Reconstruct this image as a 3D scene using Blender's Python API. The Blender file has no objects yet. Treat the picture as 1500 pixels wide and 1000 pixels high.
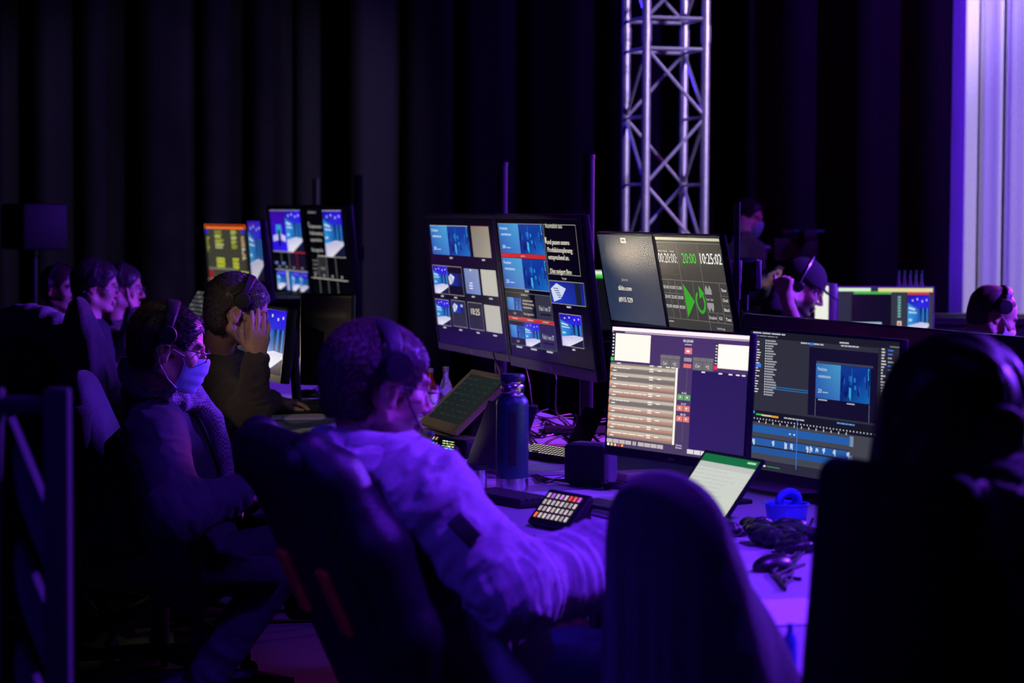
import bpy, bmesh, math, random
import numpy as np
from mathutils import Vector, Matrix, Quaternion

S = bpy.context.scene
COL = S.collection
random.seed(7)
R = math.radians
PI = math.pi

# ------------------------------------------------------------------ camera
F_PX = 3542.0
PITCH = math.atan(188 / F_PX)
ROLL = R(0.3)
CAM_H = 1.53
cam_data = bpy.data.cameras.new('camera')
cam_data.sensor_width = 36.0
cam_data.lens = F_PX / 1500 * 36
cam_data.clip_end = 60
cam_data.clip_start = 0.1
cam_data.dof.use_dof = True
cam_data.dof.focus_distance = 7.6
cam_data.dof.aperture_fstop = 4.2
cam = bpy.data.objects.new('camera', cam_data)
COL.objects.link(cam)
_fwd = Vector((0, math.cos(PITCH), -math.sin(PITCH)))
_r0 = Vector((1, 0, 0)); _u0 = _r0.cross(_fwd)
_right = _r0 * math.cos(ROLL) + _u0 * math.sin(ROLL)
_up = -_r0 * math.sin(ROLL) + _u0 * math.cos(ROLL)
M = Matrix((_right, _up, -_fwd)).transposed().to_4x4()
M.translation = (0, 0, CAM_H)
cam.matrix_world = M
S.camera = cam

def P(px, py, s):
    """a point of the room seen at pixel (px,py) where one metre spans s pixels"""
    d = F_PX / s
    return Vector((0, 0, CAM_H)) + (_fwd + _right * (px - 750) / F_PX - _up * (py - 500) / F_PX) * d

# ------------------------------------------------------------------ world, lights, exposure
S.view_settings.view_transform = 'Standard'
S.view_settings.look = 'None'
S.view_settings.gamma = 1
S.view_settings.exposure = 0.0
S.view_settings.use_curve_mapping = False
w = bpy.data.worlds.new('world'); S.world = w; w.use_nodes = True
w.node_tree.nodes['Background'].inputs[0].default_value = (0.05, 0.03, 1.0, 1)
w.node_tree.nodes['Background'].inputs[1].default_value = 0.004

def spot(name, loc, target, color, power, size=45, radius=0.15, blend=0.5):
    l = bpy.data.lights.new(name, 'SPOT'); l.color = color; l.energy = power
    l.spot_size = R(size); l.spot_blend = blend; l.shadow_soft_size = radius
    o = bpy.data.objects.new(name, l); COL.objects.link(o)
    o.location = loc
    o.rotation_euler = (Vector(target) - Vector(loc)).to_track_quat('-Z', 'Y').to_euler()
    return o
# stage wash coming from the lit set on the right
spot('stage_spot_violet', (7.5, 10.0, 4.4), (-0.6, 7.2, 0.9), (0.17, 0.03, 1.0), 8600, 84, 0.35)
spot('stage_spot_magenta', (6.0, 14.5, 3.6), (-1.3, 9.6, 1.1), (0.75, 0.06, 0.85), 4200, 40, 0.3)
# wash above the near end of the desk
spot('stage_spot_front', (2.3, 4.2, 4.8), (0.05, 5.3, 0.8), (0.14, 0.015, 1.0), 1500, 42, 0.3)
spot('fill_spot_blue', (-3.0, 1.0, 4.5), (-0.2, 5.1, 0.7), (0.07, 0.02, 1.0), 420, 32, 0.4)  # added fill from near the camera, turns shaded backs and jeans deep blue
spot('stage_spot_truss', (5.0, 9.5, 4.5), (0.95, 14.3, 2.6), (0.52, 0.38, 1.0), 1900, 24, 0.2)
spot('stage_spot_truss_blue', (-3.5, 16.2, 4.6), (0.85, 14.4, 2.6), (0.05, 0.02, 1.0), 500, 30, 0.2)
spot('stage_spot_drape', (6.0, 8.0, 4.4), (3.4, 13.0, 2.4), (0.50, 0.40, 0.85), 1750, 32, 0.1)
spot('stage_spot_drape_violet', (-1.5, 10.2, 4.8), (2.9, 13.2, 2.4), (0.13, 0.006, 1.0), 800, 30, 0.1)
spot('stage_spot_black_drape', (5.5, 14.8, 4.8), (2.2, 17.6, 2.4), (0.16, 0.02, 1.0), 520, 60, 0.15)
spot('fill_spot_standing', (2.15, 11.4, 4.2), (1.5, 15.4, 1.3), (0.26, 0.22, 1.0), 130, 14, 0.1)  # extra spot added to brighten the standing person and mask
spot('warm_fill_spot', (-2.6, 2.5, 3.4), (-0.45, 9.0, 0.92), (1.0, 0.72, 0.5), 260, 10, 0.05, 0.5)  # added narrow warm beam for the sleeve, papers and touch screen frame, fixture unseen
# bulb of the small desk lamp between the desk users at left
spot('desk_lamp_light', (-1.52, 10.6, 0.93), (0.35, 8.15, 1.12), (1.0, 0.84, 0.6), 6, 95, 0.045)

# ------------------------------------------------------------------ materials
def lin(c):
    return tuple(((x / 255) / 12.92 if x / 255 <= 0.04045 else ((x / 255 + 0.055) / 1.055) ** 2.4) for x in c)

MATS = {}
def mat(name, color, rough=0.6, metal=0.0, noise=0.0, nscale=60, bump=0.0, bscale=200, spec=0.5, sheen=0.0,
        attr=False, trans=0.0, sss=0.0, emit=None, estr=0, stretch=(1, 1, 1), alpha=1.0):
    if name in MATS: return MATS[name]
    m = bpy.data.materials.new(name); m.use_nodes = True
    nt = m.node_tree; N = nt.nodes; K = nt.links; b = N['Principled BSDF']
    c4 = (*color, 1)
    b.inputs['Base Color'].default_value = c4
    b.inputs['Roughness'].default_value = rough
    b.inputs['Metallic'].default_value = metal
    b.inputs['Specular IOR Level'].default_value = spec
    if sheen: b.inputs['Sheen Weight'].default_value = sheen
    if trans: b.inputs['Transmission Weight'].default_value = trans
    if alpha < 1: b.inputs['Alpha'].default_value = alpha
    if sss:
        b.inputs['Subsurface Weight'].default_value = sss
        b.inputs['Subsurface Radius'].default_value = (0.01, 0.004, 0.002)
    tc = N.new('ShaderNodeTexCoord')
    mp = N.new('ShaderNodeMapping'); mp.inputs['Scale'].default_value = stretch
    K.new(tc.outputs['Object'], mp.inputs['Vector'])
    src = None
    if attr:
        a = N.new('ShaderNodeAttribute'); a.attribute_name = 'Col'; src = a.outputs['Color']
    if noise or src:
        n = N.new('ShaderNodeTexNoise'); n.inputs['Scale'].default_value = nscale; n.inputs['Detail'].default_value = 4
        K.new(mp.outputs[0], n.inputs['Vector'])
        rmp = N.new('ShaderNodeMapRange'); rmp.inputs[1].default_value = 0.3; rmp.inputs[2].default_value = 0.7
        rmp.inputs[3].default_value = 1 - noise; rmp.inputs[4].default_value = 1 + noise
        K.new(n.outputs['Fac'], rmp.inputs[0])
        mx = N.new('ShaderNodeVectorMath'); mx.operation = 'SCALE'
        if src: K.new(src, mx.inputs[0])
        else: mx.inputs[0].default_value = color
        K.new(rmp.outputs[0], mx.inputs['Scale'])
        K.new(mx.outputs[0], b.inputs['Base Color'])
    if bump:
        n2 = N.new('ShaderNodeTexNoise'); n2.inputs['Scale'].default_value = bscale; n2.inputs['Detail'].default_value = 3
        K.new(mp.outputs[0], n2.inputs['Vector'])
        bp = N.new('ShaderNodeBump'); bp.inputs['Strength'].default_value = bump; bp.inputs['Distance'].default_value = 0.01
        K.new(n2.outputs['Fac'], bp.inputs['Height']); K.new(bp.outputs[0], b.inputs['Normal'])
    if emit:
        b.inputs['Emission Color'].default_value = (*emit, 1); b.inputs['Emission Strength'].default_value = estr
    MATS[name] = m
    return m

def screen_material(name, strength, rough=0.3):
    m = bpy.data.materials.new(name); m.use_nodes = True
    nt = m.node_tree; b = nt.nodes['Principled BSDF']
    b.inputs['Base Color'].default_value = (0.012, 0.012, 0.014, 1)
    b.inputs['Roughness'].default_value = rough
    a = nt.nodes.new('ShaderNodeAttribute'); a.attribute_name = 'Col'
    nt.links.new(a.outputs['Color'], b.inputs['Emission Color'])
    b.inputs['Emission Strength'].default_value = strength
    return m

black_plastic = mat('black_plastic', (0.012, 0.012, 0.015), 0.35, noise=0.15)
matte_black = mat('matte_black_plastic', (0.010, 0.010, 0.013), 0.6, noise=0.2, bump=0.1, bscale=500)
bezel_gray = mat('bezel_gray_metal', (0.10, 0.09, 0.085), 0.4, metal=0.6, noise=0.1)
silver = mat('silver_metal', (0.55, 0.54, 0.52), 0.35, metal=0.8, noise=0.05)
steel = mat('brushed_steel', (0.6, 0.6, 0.62), 0.25, metal=1.0, noise=0.05, stretch=(1, 1, 30))
alu = mat('truss_aluminium', (0.55, 0.55, 0.58), 0.38, metal=0.75, noise=0.12, nscale=25)
pole_metal = mat('pole_black_metal', (0.06, 0.055, 0.065), 0.35, metal=0.6, noise=0.1)
black_leather = mat('black_leather', (0.014, 0.013, 0.017), 0.38, noise=0.2, bump=0.25, bscale=260)
black_fabric = mat('black_fabric', (0.012, 0.012, 0.016), 0.9, noise=0.3, bump=0.4, bscale=500, sheen=0.05)
orange_fabric = mat('orange_fabric', (0.65, 0.09, 0.02), 0.8, noise=0.2, bump=0.3, bscale=400)
cable_black = mat('cable_rubber', (0.012, 0.012, 0.014), 0.45, noise=0.1)
desk_cover = mat('desk_laminate', (0.50, 0.48, 0.50), 0.55, noise=0.06, nscale=30, bump=0.03, bscale=90)
skin = mat('skin', (0.6, 0.36, 0.27), 0.5, attr=True, noise=0.06, nscale=90, bump=0.12, bscale=350, sss=0.08)
hair_mat = mat('hair', (0.05, 0.03, 0.02), 0.42, attr=True, noise=0.25, nscale=220, spec=0.4)
screen_mat = screen_material('lit_screen', 1.0, 0.20)
screen_bright = screen_material('lit_screen_bright', 1.3, 0.34)
paper = mat('paper_white', (0.75, 0.74, 0.72), 0.8, noise=0.04)
mask_mat = mat('surgical_mask_blue', (0.36, 0.55, 0.78), 0.8, noise=0.05, bump=0.15, bscale=300)

# ------------------------------------------------------------------ mesh building
class MB:
    def __init__(self): self.v = []; self.f = []; self.c = []; self.m = []; self.sm = []
    def add(self, verts, faces, col=None, mi=0, smooth=False, mtx=None):
        o = len(self.v)
        if mtx is not None: verts = [mtx @ Vector(p) for p in verts]
        self.v += [tuple(p) for p in verts]
        for f in faces:
            self.f.append(tuple(i + o for i in f)); self.c.append(col); self.m.append(mi); self.sm.append(smooth)
    def box(self, c, size, mtx=None, mi=0, col=None, bevel=0.0, seg=2):
        bm = bmesh.new(); bmesh.ops.create_cube(bm, size=1)
        for v in bm.verts: v.co = Vector((v.co.x * size[0] + c[0], v.co.y * size[1] + c[1], v.co.z * size[2] + c[2]))
        if bevel > 0:
            bevel = min(bevel, min(size) * 0.49)
            bmesh.ops.bevel(bm, geom=bm.edges[:], offset=bevel, segments=seg, affect='EDGES', profile=0.5)
        self.bm(bm, mtx, mi, col, smooth=bevel > 0)
    def bm(self, bm, mtx=None, mi=0, col=None, smooth=False):
        bm.verts.ensure_lookup_table(); bm.verts.index_update()
        self.add([v.co.copy() for v in bm.verts], [[v.index for v in f.verts] for f in bm.faces], col, mi, smooth, mtx)
        bm.free()
    def tube(self, pts, r, n=8, mi=0, col=None, mtx=None, caps=True, closed=False):
        pts = [Vector(p) for p in pts]
        if not hasattr(r, '__len__'): r = [r] * len(pts)
        V = []; Fc = []
        prev = None
        L = len(pts)
        for i, p in enumerate(pts):
            if closed: t = pts[(i + 1) % L] - pts[i - 1]
            else: t = (pts[min(i + 1, L - 1)] - pts[max(i - 1, 0)])
            t.normalize()
            if prev is None:
                a = Vector((0, 0, 1)) if abs(t.z) < 0.9 else Vector((1, 0, 0))
                u = t.cross(a).normalized()
            else:
                u = (prev - t * prev.dot(t)).normalized()
            prev = u; wv = t.cross(u)
            for k in range(n):
                a = 2 * PI * k / n
                V.append(p + (u * math.cos(a) + wv * math.sin(a)) * r[i])
        for i in range(L if closed else L - 1):
            j = (i + 1) % L
            for k in range(n):
                k2 = (k + 1) % n
                Fc.append((i * n + k, i * n + k2, j * n + k2, j * n + k))
        if caps and not closed:
            Fc.append(tuple(reversed(range(n)))); Fc.append(tuple((L - 1) * n + k for k in range(n)))
        self.add(V, Fc, col, mi, True, mtx)
    def lathe(self, prof, n=24, c=(0, 0, 0), mi=0, col=None, mtx=None):
        V = []; Fc = []
        for (r, z) in prof:
            for k in range(n):
                a = 2 * PI * k / n
                V.append((c[0] + r * math.cos(a), c[1] + r * math.sin(a), c[2] + z))
        for i in range(len(prof) - 1):
            for k in range(n):
                k2 = (k + 1) % n
                Fc.append((i * n + k, i * n + k2, (i + 1) * n + k2, (i + 1) * n + k))
        Fc.append(tuple(reversed(range(n)))); Fc.append(tuple((len(prof) - 1) * n + k for k in range(n)))
        self.add(V, Fc, col, mi, True, mtx)
    def build(self, name, mats, parent=None, mtx=None, sharp=35):
        me = bpy.data.meshes.new(name)
        me.from_pydata(self.v, [], self.f)
        if not isinstance(mats, (list, tuple)): mats = [mats]
        for m_ in mats: me.materials.append(m_)
        me.polygons.foreach_set('material_index', self.m)
        me.polygons.foreach_set('use_smooth', self.sm)
        if any(c is not None for c in self.c):
            ca = me.color_attributes.new('Col', 'FLOAT_COLOR', 'CORNER')
            arr = []
            for p, c in zip(me.polygons, self.c):
                if c is None: c = (0, 0, 0)
                if hasattr(c[0], '__len__'):
                    for q in c: arr += [*q, 1.0]
                else:
                    arr += [*c, 1.0] * p.loop_total
            ca.data.foreach_set('color', arr)
        me.update()
        try:
            if any(self.sm): me.set_sharp_from_angle(angle=R(sharp))
        except Exception: pass
        o = bpy.data.objects.new(name, me); COL.objects.link(o)
        if parent is not None: o.parent = parent
        if mtx is not None: o.matrix_local = mtx
        return o

def tag(o, label=None, cat=None, group=None, kind=None):
    if label: o['label'] = label
    if cat: o['category'] = cat
    if group: o['group'] = group
    if kind: o['kind'] = kind
    return o
def empty(name, loc=(0, 0, 0), rz=0.0, label=None, cat=None, group=None, mtx=None):
    o = bpy.data.objects.new(name, None); COL.objects.link(o)
    o.empty_display_size = 0.1
    if mtx is not None: o.matrix_world = mtx
    else: o.location = loc; o.rotation_euler = (0, 0, rz)
    return tag(o, label, cat, group)
def copy_tree(o, parent=None):
    c = o.copy(); COL.objects.link(c)
    if parent is not None: c.parent = parent
    for ch in list(o.children): copy_tree(ch, c)
    return c
def basis(x, y, z, loc=(0, 0, 0)):
    m = Matrix((Vector(x), Vector(y), Vector(z))).transposed().to_4x4(); m.translation = loc
    return m

# ------------------------------------------------------------------ room
def plane_obj(name, size_box, c, m, kind='structure'):
    b = MB(); b.box(c, size_box); o = b.build(name, m); tag(o, kind=kind); return o
floor_mat = mat('dark_floor', (0.007, 0.007, 0.009), 0.75, noise=0.3, nscale=8, bump=0.2, bscale=120)
wall_mat = mat('hall_wall', (0.02, 0.02, 0.022), 0.9, noise=0.2, nscale=4)
plane_obj('floor', (19, 22.4, 0.2), (0, 8.8, -0.1), floor_mat)
plane_obj('wall_back', (19, 0.2, 7), (0, 20.1, 3.5), wall_mat)
plane_obj('wall_left', (0.2, 22.6, 7), (-9.6, 8.8, 3.5), wall_mat)
plane_obj('wall_right', (0.2, 22.6, 7), (9.6, 8.8, 3.5), wall_mat)
plane_obj('wall_front', (19, 0.2, 7), (0, -2.5, 3.5), wall_mat)
plane_obj('ceiling', (19.4, 22.8, 0.2), (0, 8.8, 7.1), wall_mat)

def drape(name, x0, x1, y, z1, fold, depth, m, label, seed=0, flare=0.0, yr=0.0, rnd=0.5, curl=0.0):
    rs = random.Random(seed)
    n = int((x1 - x0) / fold * 14)
    nz = 10
    ph = [rs.uniform(0, 6.28) for _ in range(5)]
    am = [1, 0.5 * rnd * 2, 0.35, 0.25, 0.3]
    V = []; Fc = []
    for j in range(nz + 1):
        t = j / nz; z = 0.02 + (z1 - 0.02) * t
        for i in range(n + 1):
            x = x0 + (x1 - x0) * i / n
            q = (x - x0) / fold * 2 * PI
            q2 = q + 0.9 * math.sin(q * 0.23 + ph[1]) + 0.25 * (1 - t) * math.sin(q * 0.5 + ph[2])
            d = am[0] * math.sin(q2 + ph[0]) + am[1] * math.sin(q2 * 0.47 + ph[3]) + am[2] * math.sin(q2 * 2.1 + ph[4] + t)
            xx = x + flare * (1 - t) * (x - x0) / (x1 - x0) + 0.25 * fold * math.cos(q2 + ph[0]) * 0.5
            ret = curl * max(0.0, 1 - (x - x0) / 0.035) ** 1.5
            V.append((xx, y + yr * (x - x0) + ret + d * depth * (0.75 + 0.25 * (1 - t)), z))
    for j in range(nz):
        for i in range(n):
            a = j * (n + 1) + i
            Fc.append((a, a + 1, a + n + 2, a + n + 1))
    b = MB(); b.add(V, Fc, smooth=True)
    o = b.build(name, m, sharp=180)
    sol = o.modifiers.new('thickness', 'SOLIDIFY'); sol.thickness = 0.006
    return tag(o, label, 'curtain')
black_drape = mat('black_stage_drape', (0.003, 0.003, 0.0055), 0.85, noise=0.25, nscale=30, sheen=0.02)
white_drape = mat('white_voile_drape', (0.78, 0.77, 0.8), 0.85, noise=0.04, nscale=60)
drape('stage_curtain', -7.6, -1.2, 18.6, 6.2, 0.42, 0.10, black_drape, 'black floor-length curtain filling the background left of the tall display poles', 1)
drape('stage_curtain', -1.2, 2.0, 18.3, 6.2, 0.5, 0.12, black_drape, 'black floor-length curtain directly behind the metal lattice tower', 5)
drape('stage_curtain', 1.75, 4.6, 17.7, 6.2, 0.62, 0.14, black_drape, 'black curtain with violet glowing folds beside the white curtain', 12)
drape('stage_curtain', 2.46, 4.6, 13.4, 6.0, 0.13, 0.06, white_drape, 'white gathered curtain lit lavender at the right edge', 8, yr=-0.1, curl=0.22, rnd=0.8)
# ------------------------------------------------------------------ lettering
_tcache = {}
def text_geo(s):
    if s in _tcache: return _tcache[s]
    cu = bpy.data.curves.new('t', 'FONT'); cu.body = s; cu.size = 1.0; cu.resolution_u = 2
    o = bpy.data.objects.new('t', cu); COL.objects.link(o)
    dg = bpy.context.evaluated_depsgraph_get()
    me = bpy.data.meshes.new_from_object(o.evaluated_get(dg))
    V = [tuple(v.co) for v in me.vertices]; Fc = [tuple(p.vertices) for p in me.polygons]
    bpy.data.objects.remove(o); bpy.data.curves.remove(cu); bpy.data.meshes.remove(me)
    if V:
        x0 = min(v[0] for v in V); x1 = max(v[0] for v in V)
        V = [((v[0] - x0), v[1], 0) for v in V]
        _tcache[s] = (V, Fc, x1 - x0)
    else: _tcache[s] = ([], [], 1)
    return _tcache[s]

class Canvas:
    """lit picture on a screen; u to the viewer's right, v downwards, both 0..1 over the range given"""
    def __init__(self, W, H, u0=0.0, u1=1.0):
        self.W = W; self.H = H; self.u0 = u0; self.u1 = u1; self.mb = MB(); self.L = 1
    def pt(self, u, v, lay):
        return ((u - self.u0) / (self.u1 - self.u0) * self.W - self.W / 2, -0.00025 * lay, self.H / 2 - v * self.H)
    def poly(self, pts, col, lay=None):
        if lay is None: lay = self.L
        V = [self.pt(u, v, lay) for u, v in pts]
        n = len(V)
        a = sum(V[i][0] * V[(i + 1) % n][2] - V[(i + 1) % n][0] * V[i][2] for i in range(n))
        idx = list(range(n))
        cs = col if hasattr(col[0], '__len__') else None
        if a < 0:
            idx = idx[::-1]
            if cs: cs = cs[::-1]
        self.mb.add(V, [idx], [lin(c) for c in cs] if cs else lin(col))
    def rect(self, a, b, c, d, col, lay=None):
        self.poly([(a, b), (c, b), (c, d), (a, d)], col, lay)
    def frame(self, a, b, c, d, col, t=0.002, lay=None):
        ta = t * self.H / self.W * (self.u1 - self.u0)
        self.rect(a, b, c, b + t, col, lay); self.rect(a, d - t, c, d, col, lay)
        self.rect(a, b, a + ta, d, col, lay); self.rect(c - ta, b, c, d, col, lay)
    def text(self, s, u, v, h, col, w=None, lay=None, bold=0.0):
        """v is the baseline, h the capital height, w the width in u (natural when left out)"""
        if lay is None: lay = self.L + 3
        V, Fc, tw = text_geo(s)
        k = h / 0.73
        if w is None: w = tw * k * self.H / self.W * (self.u1 - self.u0)
        kx = w / max(tw, 1e-6)
        offs = [(0, 0)] if not bold else [(0, 0), (bold, 0), (0, bold * 0.5)]
        for i, (ox, oy) in enumerate(offs):
            W = [self.pt(u + p[0] * kx + ox, v - p[1] * k + oy, lay + i * 0.2) for p in V]
            self.mb.add(W, Fc, lin(col))
    def bars(self, a, b, c, d, n, col, rs, fill=0.5, lay=None, jit=0.5):
        """n short lines of unreadable small writing"""
        st = (d - b) / n
        for i in range(n):
            e = a + (c - a) * (1 - jit * rs.random())
            x = a
            while x < e:
                x2 = min(e, x + (c - a) * rs.uniform(0.12, 0.3))
                self.rect(x, b + i * st, x2, b + i * st + st * fill, col, lay); x = x2 + (c - a) * 0.03
    # pictures -----------------------------------------------------
    def stage(self, a, b, c, d, lay=None, dim=1.0):
        D = lambda q: tuple(x * dim for x in q)
        L = self.L if lay is None else lay
        X = lambda t: a + (c - a) * t
        Y = lambda t: b + (d - b) * t
        self.rect(a, b, c, Y(.45), [D((30, 10, 170)), D((50, 20, 235)), D((40, 30, 220)), D((30, 60, 190))], L)
        self.rect(a, Y(.45), c, d, D((25, 45, 110)), L)
        self.poly([(a, Y(.18)), (X(.55), Y(.33)), (X(.55), Y(.68)), (a, Y(.74))], [D((40, 130, 215)), D((30, 95, 190)), D((25, 80, 170)), D((50, 160, 220))], L + 1)
        self.poly([(X(.05), Y(.27)), (X(.35), Y(.32)), (X(.35), Y(.36)), (X(.05), Y(.32))], D((205, 225, 250)), L + 2)
        self.poly([(X(.05), Y(.38)), (X(.42), Y(.40)), (X(.42), Y(.43)), (X(.05), Y(.42))], D((190, 215, 245)), L + 2)
        self.rect(X(.05), Y(.56), X(.2), Y(.61), D((190, 215, 245)), L + 2)
        self.rect(X(.55), Y(.3), c, Y(.66), [D((20, 50, 120)), D((25, 30, 160)), D((20, 60, 120)), D((30, 110, 180))], L + 1)
        for t, w_, q in ((.6, .04, (10, 20, 40)), (.7, .05, (50, 130, 200)), (.8, .05, (8, 15, 40)), (.9, .04, (60, 150, 210))):
            self.rect(X(t), Y(.3), X(t + w_), Y(.66), D(q), L + 2)
        self.poly([(a, Y(.72)), (X(.6), Y(.64)), (c, Y(.66)), (c, Y(.74)), (X(.35), d), (a, d)], [D((190, 190, 235)), D((215, 215, 235)), D((200, 200, 225)), D((225, 220, 235)), D((235, 230, 240)), D((210, 205, 235))], L + 3)
        self.poly([(c, Y(.76)), (c, d), (X(.42), d)], D((22, 22, 52)), L + 4)
        for t, s_ in ((.2, .1), (.42, .07), (.66, .12), (.86, .09)):
            self.rect(X(t), Y(s_), X(t + .05), Y(s_ + .045), D((215, 205, 255)), L + 4)
    def slide(self, a, b, c, d, lay=None, words=True, dim=1.0):
        D = lambda q: tuple(x * dim for x in q)
        L = self.L if lay is None else lay
        X = lambda t: a + (c - a) * t
        Y = lambda t: b + (d - b) * t
        self.rect(a, b, X(.46), d, [D((55, 120, 195)), D((75, 160, 215)), D((60, 125, 200)), D((35, 85, 175))], L)
        self.rect(X(.46), b, c, d, [D((15, 60, 150)), D((10, 60, 160)), D((20, 110, 195)), D((10, 40, 130))], L)
        rs = random.Random(5)
        for i in range(26):
            x = .46 + .54 * rs.random(); y = rs.random() * .75; hh = rs.uniform(.1, .4); ww = rs.uniform(.01, .035)
            q = rs.choice([(30, 130, 210), (10, 30, 110), (60, 170, 225), (8, 22, 90), (25, 90, 190)])
            self.rect(X(x), Y(y), X(min(1, x + ww)), Y(min(1, y + hh)), D(q), L + 1 + (i % 3) * .3)
        if words:
            h = (d - b) * .10
            self.text('Predictive', X(.04), Y(.20), h, D((225, 235, 250)), w=(c - a) * .17, lay=L + 3)
            self.text('maintenance', X(.05), Y(.40), h, D((225, 235, 250)), w=(c - a) * .23, lay=L + 3)
            self.text('20', X(.05), Y(.84), h * 1.2, D((225, 235, 250)), w=(c - a) * .07, lay=L + 3)
            self.rect(X(.14), Y(.80), X(.24), Y(.83), D((170, 200, 235)), L + 3)
    def robot(self, a, b, c, d, lay=None, glow=False):
        L = self.L if lay is None else lay
        X = lambda t: a + (c - a) * t
        Y = lambda t: b + (d - b) * t
        self.rect(a, b, c, d, [(25, 45, 160), (20, 30, 120), (15, 40, 150), (30, 60, 190)], L)
        self.rect(X(.74), b, X(.9), d, (25, 30, 45), L + 1)
        self.poly([(X(.2), Y(.08)), (X(.47), Y(.3)), (X(.3), Y(.78)), (X(.08), Y(.95)), (X(.02), Y(.35))], (205, 215, 240), L + 2)
        for k in range(5):
            self.rect(X(.1 + .03 * k), Y(.3 + .1 * k), X(.25 + .02 * k), Y(.34 + .1 * k), (70, 80, 130), L + 3)

def place_matrix(c, yaw_deg, tilt_deg):
    m = Matrix.Rotation(R(yaw_deg + 90), 4, 'Z') @ Matrix.Rotation(R(-tilt_deg), 4, 'X')
    m.translation = c
    return m

def display(name, c, yaw, tilt, W, H, label, cat, group=None, bez=0.008, chin=0.02, depth=0.035, back=0.03, frame_mat=None, canvas=None,
            bg=(3, 3, 8), logo=None, chin_mat=None, mat_screen=None, hump=0.6):
    """flat screen: W x H is the lit picture, bez/chin the rim around it"""
    mt = place_matrix(c, yaw, tilt)
    root = empty(name, mtx=mt, label=label, cat=cat, group=group)
    fm = frame_mat or black_plastic
    oz = -chin / 2 + bez / 2
    b = MB()
    fw, fh = W + 2 * bez, H + bez + chin
    b.box((0, depth / 2 + 0.0015, oz), (fw, depth, fh), bevel=0.004)
    b.build('casing', fm, root)
    if back:
        b = MB(); b.box((0, depth + back / 2, oz - 0.06 * H), (fw * hump, back, fh * hump), bevel=0.015, seg=3); b.build('rear_housing', matte_black, root)
    b = MB()
    t = 0.004
    b.box((0, -t / 2 + 0.0015, H / 2 + bez / 2), (fw, t, bez), bevel=0.001, seg=1)
    b.box((-W / 2 - bez / 2, -t / 2 + 0.0015, 0), (bez, t, H), bevel=0.001, seg=1)
    b.box((W / 2 + bez / 2, -t / 2 + 0.0015, 0), (bez, t, H), bevel=0.001, seg=1)
    b.build('bezel', fm, root)
    b = MB(); b.box((0, -t / 2 + 0.0015, -H / 2 - chin / 2), (fw, t, chin), bevel=0.001, seg=1)
    o = b.build('lower_bezel', chin_mat or fm, root)
    if logo:
        V, Fc, tw = text_geo(logo)
        k = chin * 0.4 / 0.73
        lb = MB(); lb.add([(p[0] * k - tw * k / 2, -t + 0.0005, p[1] * k - H / 2 - chin * 0.7) for p in V], Fc)
        lb.build('logo', silver, o)
    cv = canvas or Canvas(W, H)
    if bg is not None:
        cv.mb.add([(-W / 2, 0.0004, -H / 2), (W / 2, 0.0004, -H / 2), (W / 2, 0.0004, H / 2), (-W / 2, 0.0004, H / 2)], [(0, 1, 2, 3)], lin(bg))
    cv.mb.build('screen', mat_screen or screen_mat, root)
    return root, mt

WH = (215, 208, 190); LN = (150, 150, 140)
rs = random.Random(11)
# ---- two televisions, front pair -------------------------------------------
TVN = Vector((math.cos(R(-161.9)), math.sin(R(-161.9)), 0)); TVR = Vector((0, 0, 1)).cross(TVN)
c1 = Vector((-0.039, 9.257, 1.248))
def small_caption(cv, u, v, w_): cv.rect(u, v, u + w_, v + .012, (180, 180, 190), 5)
ca = Canvas(0.935, 0.528, 0.004, 0.493)
ca.slide(.033, .065, .312, .291); ca.rect(.033, .061, .312, .065, (190, 190, 190)); small_caption(ca, .16, .306, .02)
ca.rect(.335, .063, .456, .293, [(128, 122, 108), (150, 142, 125), (165, 158, 138), (140, 135, 120)]); ca.rect(.335, .059, .456, .063, (150, 50, 60)); small_caption(ca, .39, .306, .02)
ca.frame(.016, .378, .235, .604, LN, .004); ca.stage(.018, .383, .124, .6); ca.rect(.125, .383, .127, .6, LN, 3)
ca.rect(.128, .383, .233, .6, (5, 5, 8)); ca.robot(.13, .43, .232, .53); small_caption(ca, .06, .615, .02); small_caption(ca, .16, .615, .02)
ca.rect(.253, .386, .354, .578, [(120, 140, 190), (140, 150, 190), (125, 145, 200), (100, 120, 180)]); ca.rect(.295, .39, .305, .402, (230, 230, 230), 3)
ca.rect(.285, .49, .305, .5, (225, 225, 230), 3); ca.rect(.28, .51, .305, .52, (225, 225, 230), 3); ca.rect(.282, .53, .304, .54, (225, 225, 230), 3)
small_caption(ca, .29, .592, .02)
ca.rect(.37, .384, .472, .577, (190, 187, 175)); small_caption(ca, .41, .592, .024)
ca.stage(.012, .652, .112, .852); ca.frame(.01, .648, .114, .856, LN, .004, 8); small_caption(ca, .05, .866, .022)
ca.rect(.132, .645, .231, .846, (42, 42, 48)); ca.frame(.131, .642, .232, .85, LN, .004); ca.robot(.14, .66, .22, .74, 2); ca.rect(.2, .67, .215, .69, (170, 180, 220), 6); small_caption(ca, .17, .866, .02)
ca.rect(.252, .646, .351, .846, (36, 36, 42)); ca.frame(.251, .642, .352, .85, LN, .004); ca.text('10:25', .272, .735, .05, WH, w=.06, bold=.0008); small_caption(ca, .295, .866, .02)
ca.rect(.367, .648, .472, .849, (186, 183, 172)); small_caption(ca, .41, .866, .024)
tvA, _ = display('television', c1 - TVR * 0.489, -161.9, -7.0, 0.935, 0.528,
    'black television showing preview tiles, left one of the middle pair', 'television', bez=0.014, chin=0.028, canvas=ca, logo='TCL', chin_mat=bezel_gray)
cb = Canvas(0.935, 0.528, 0.507, 0.996)
cb.slide(.517, .039, .788, .248); cb.rect(.517, .250, .788, .280, (200, 40, 35)); cb.text('LIVE PTG', .64, .271, .011, (240, 200, 190), w=.025)
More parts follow.
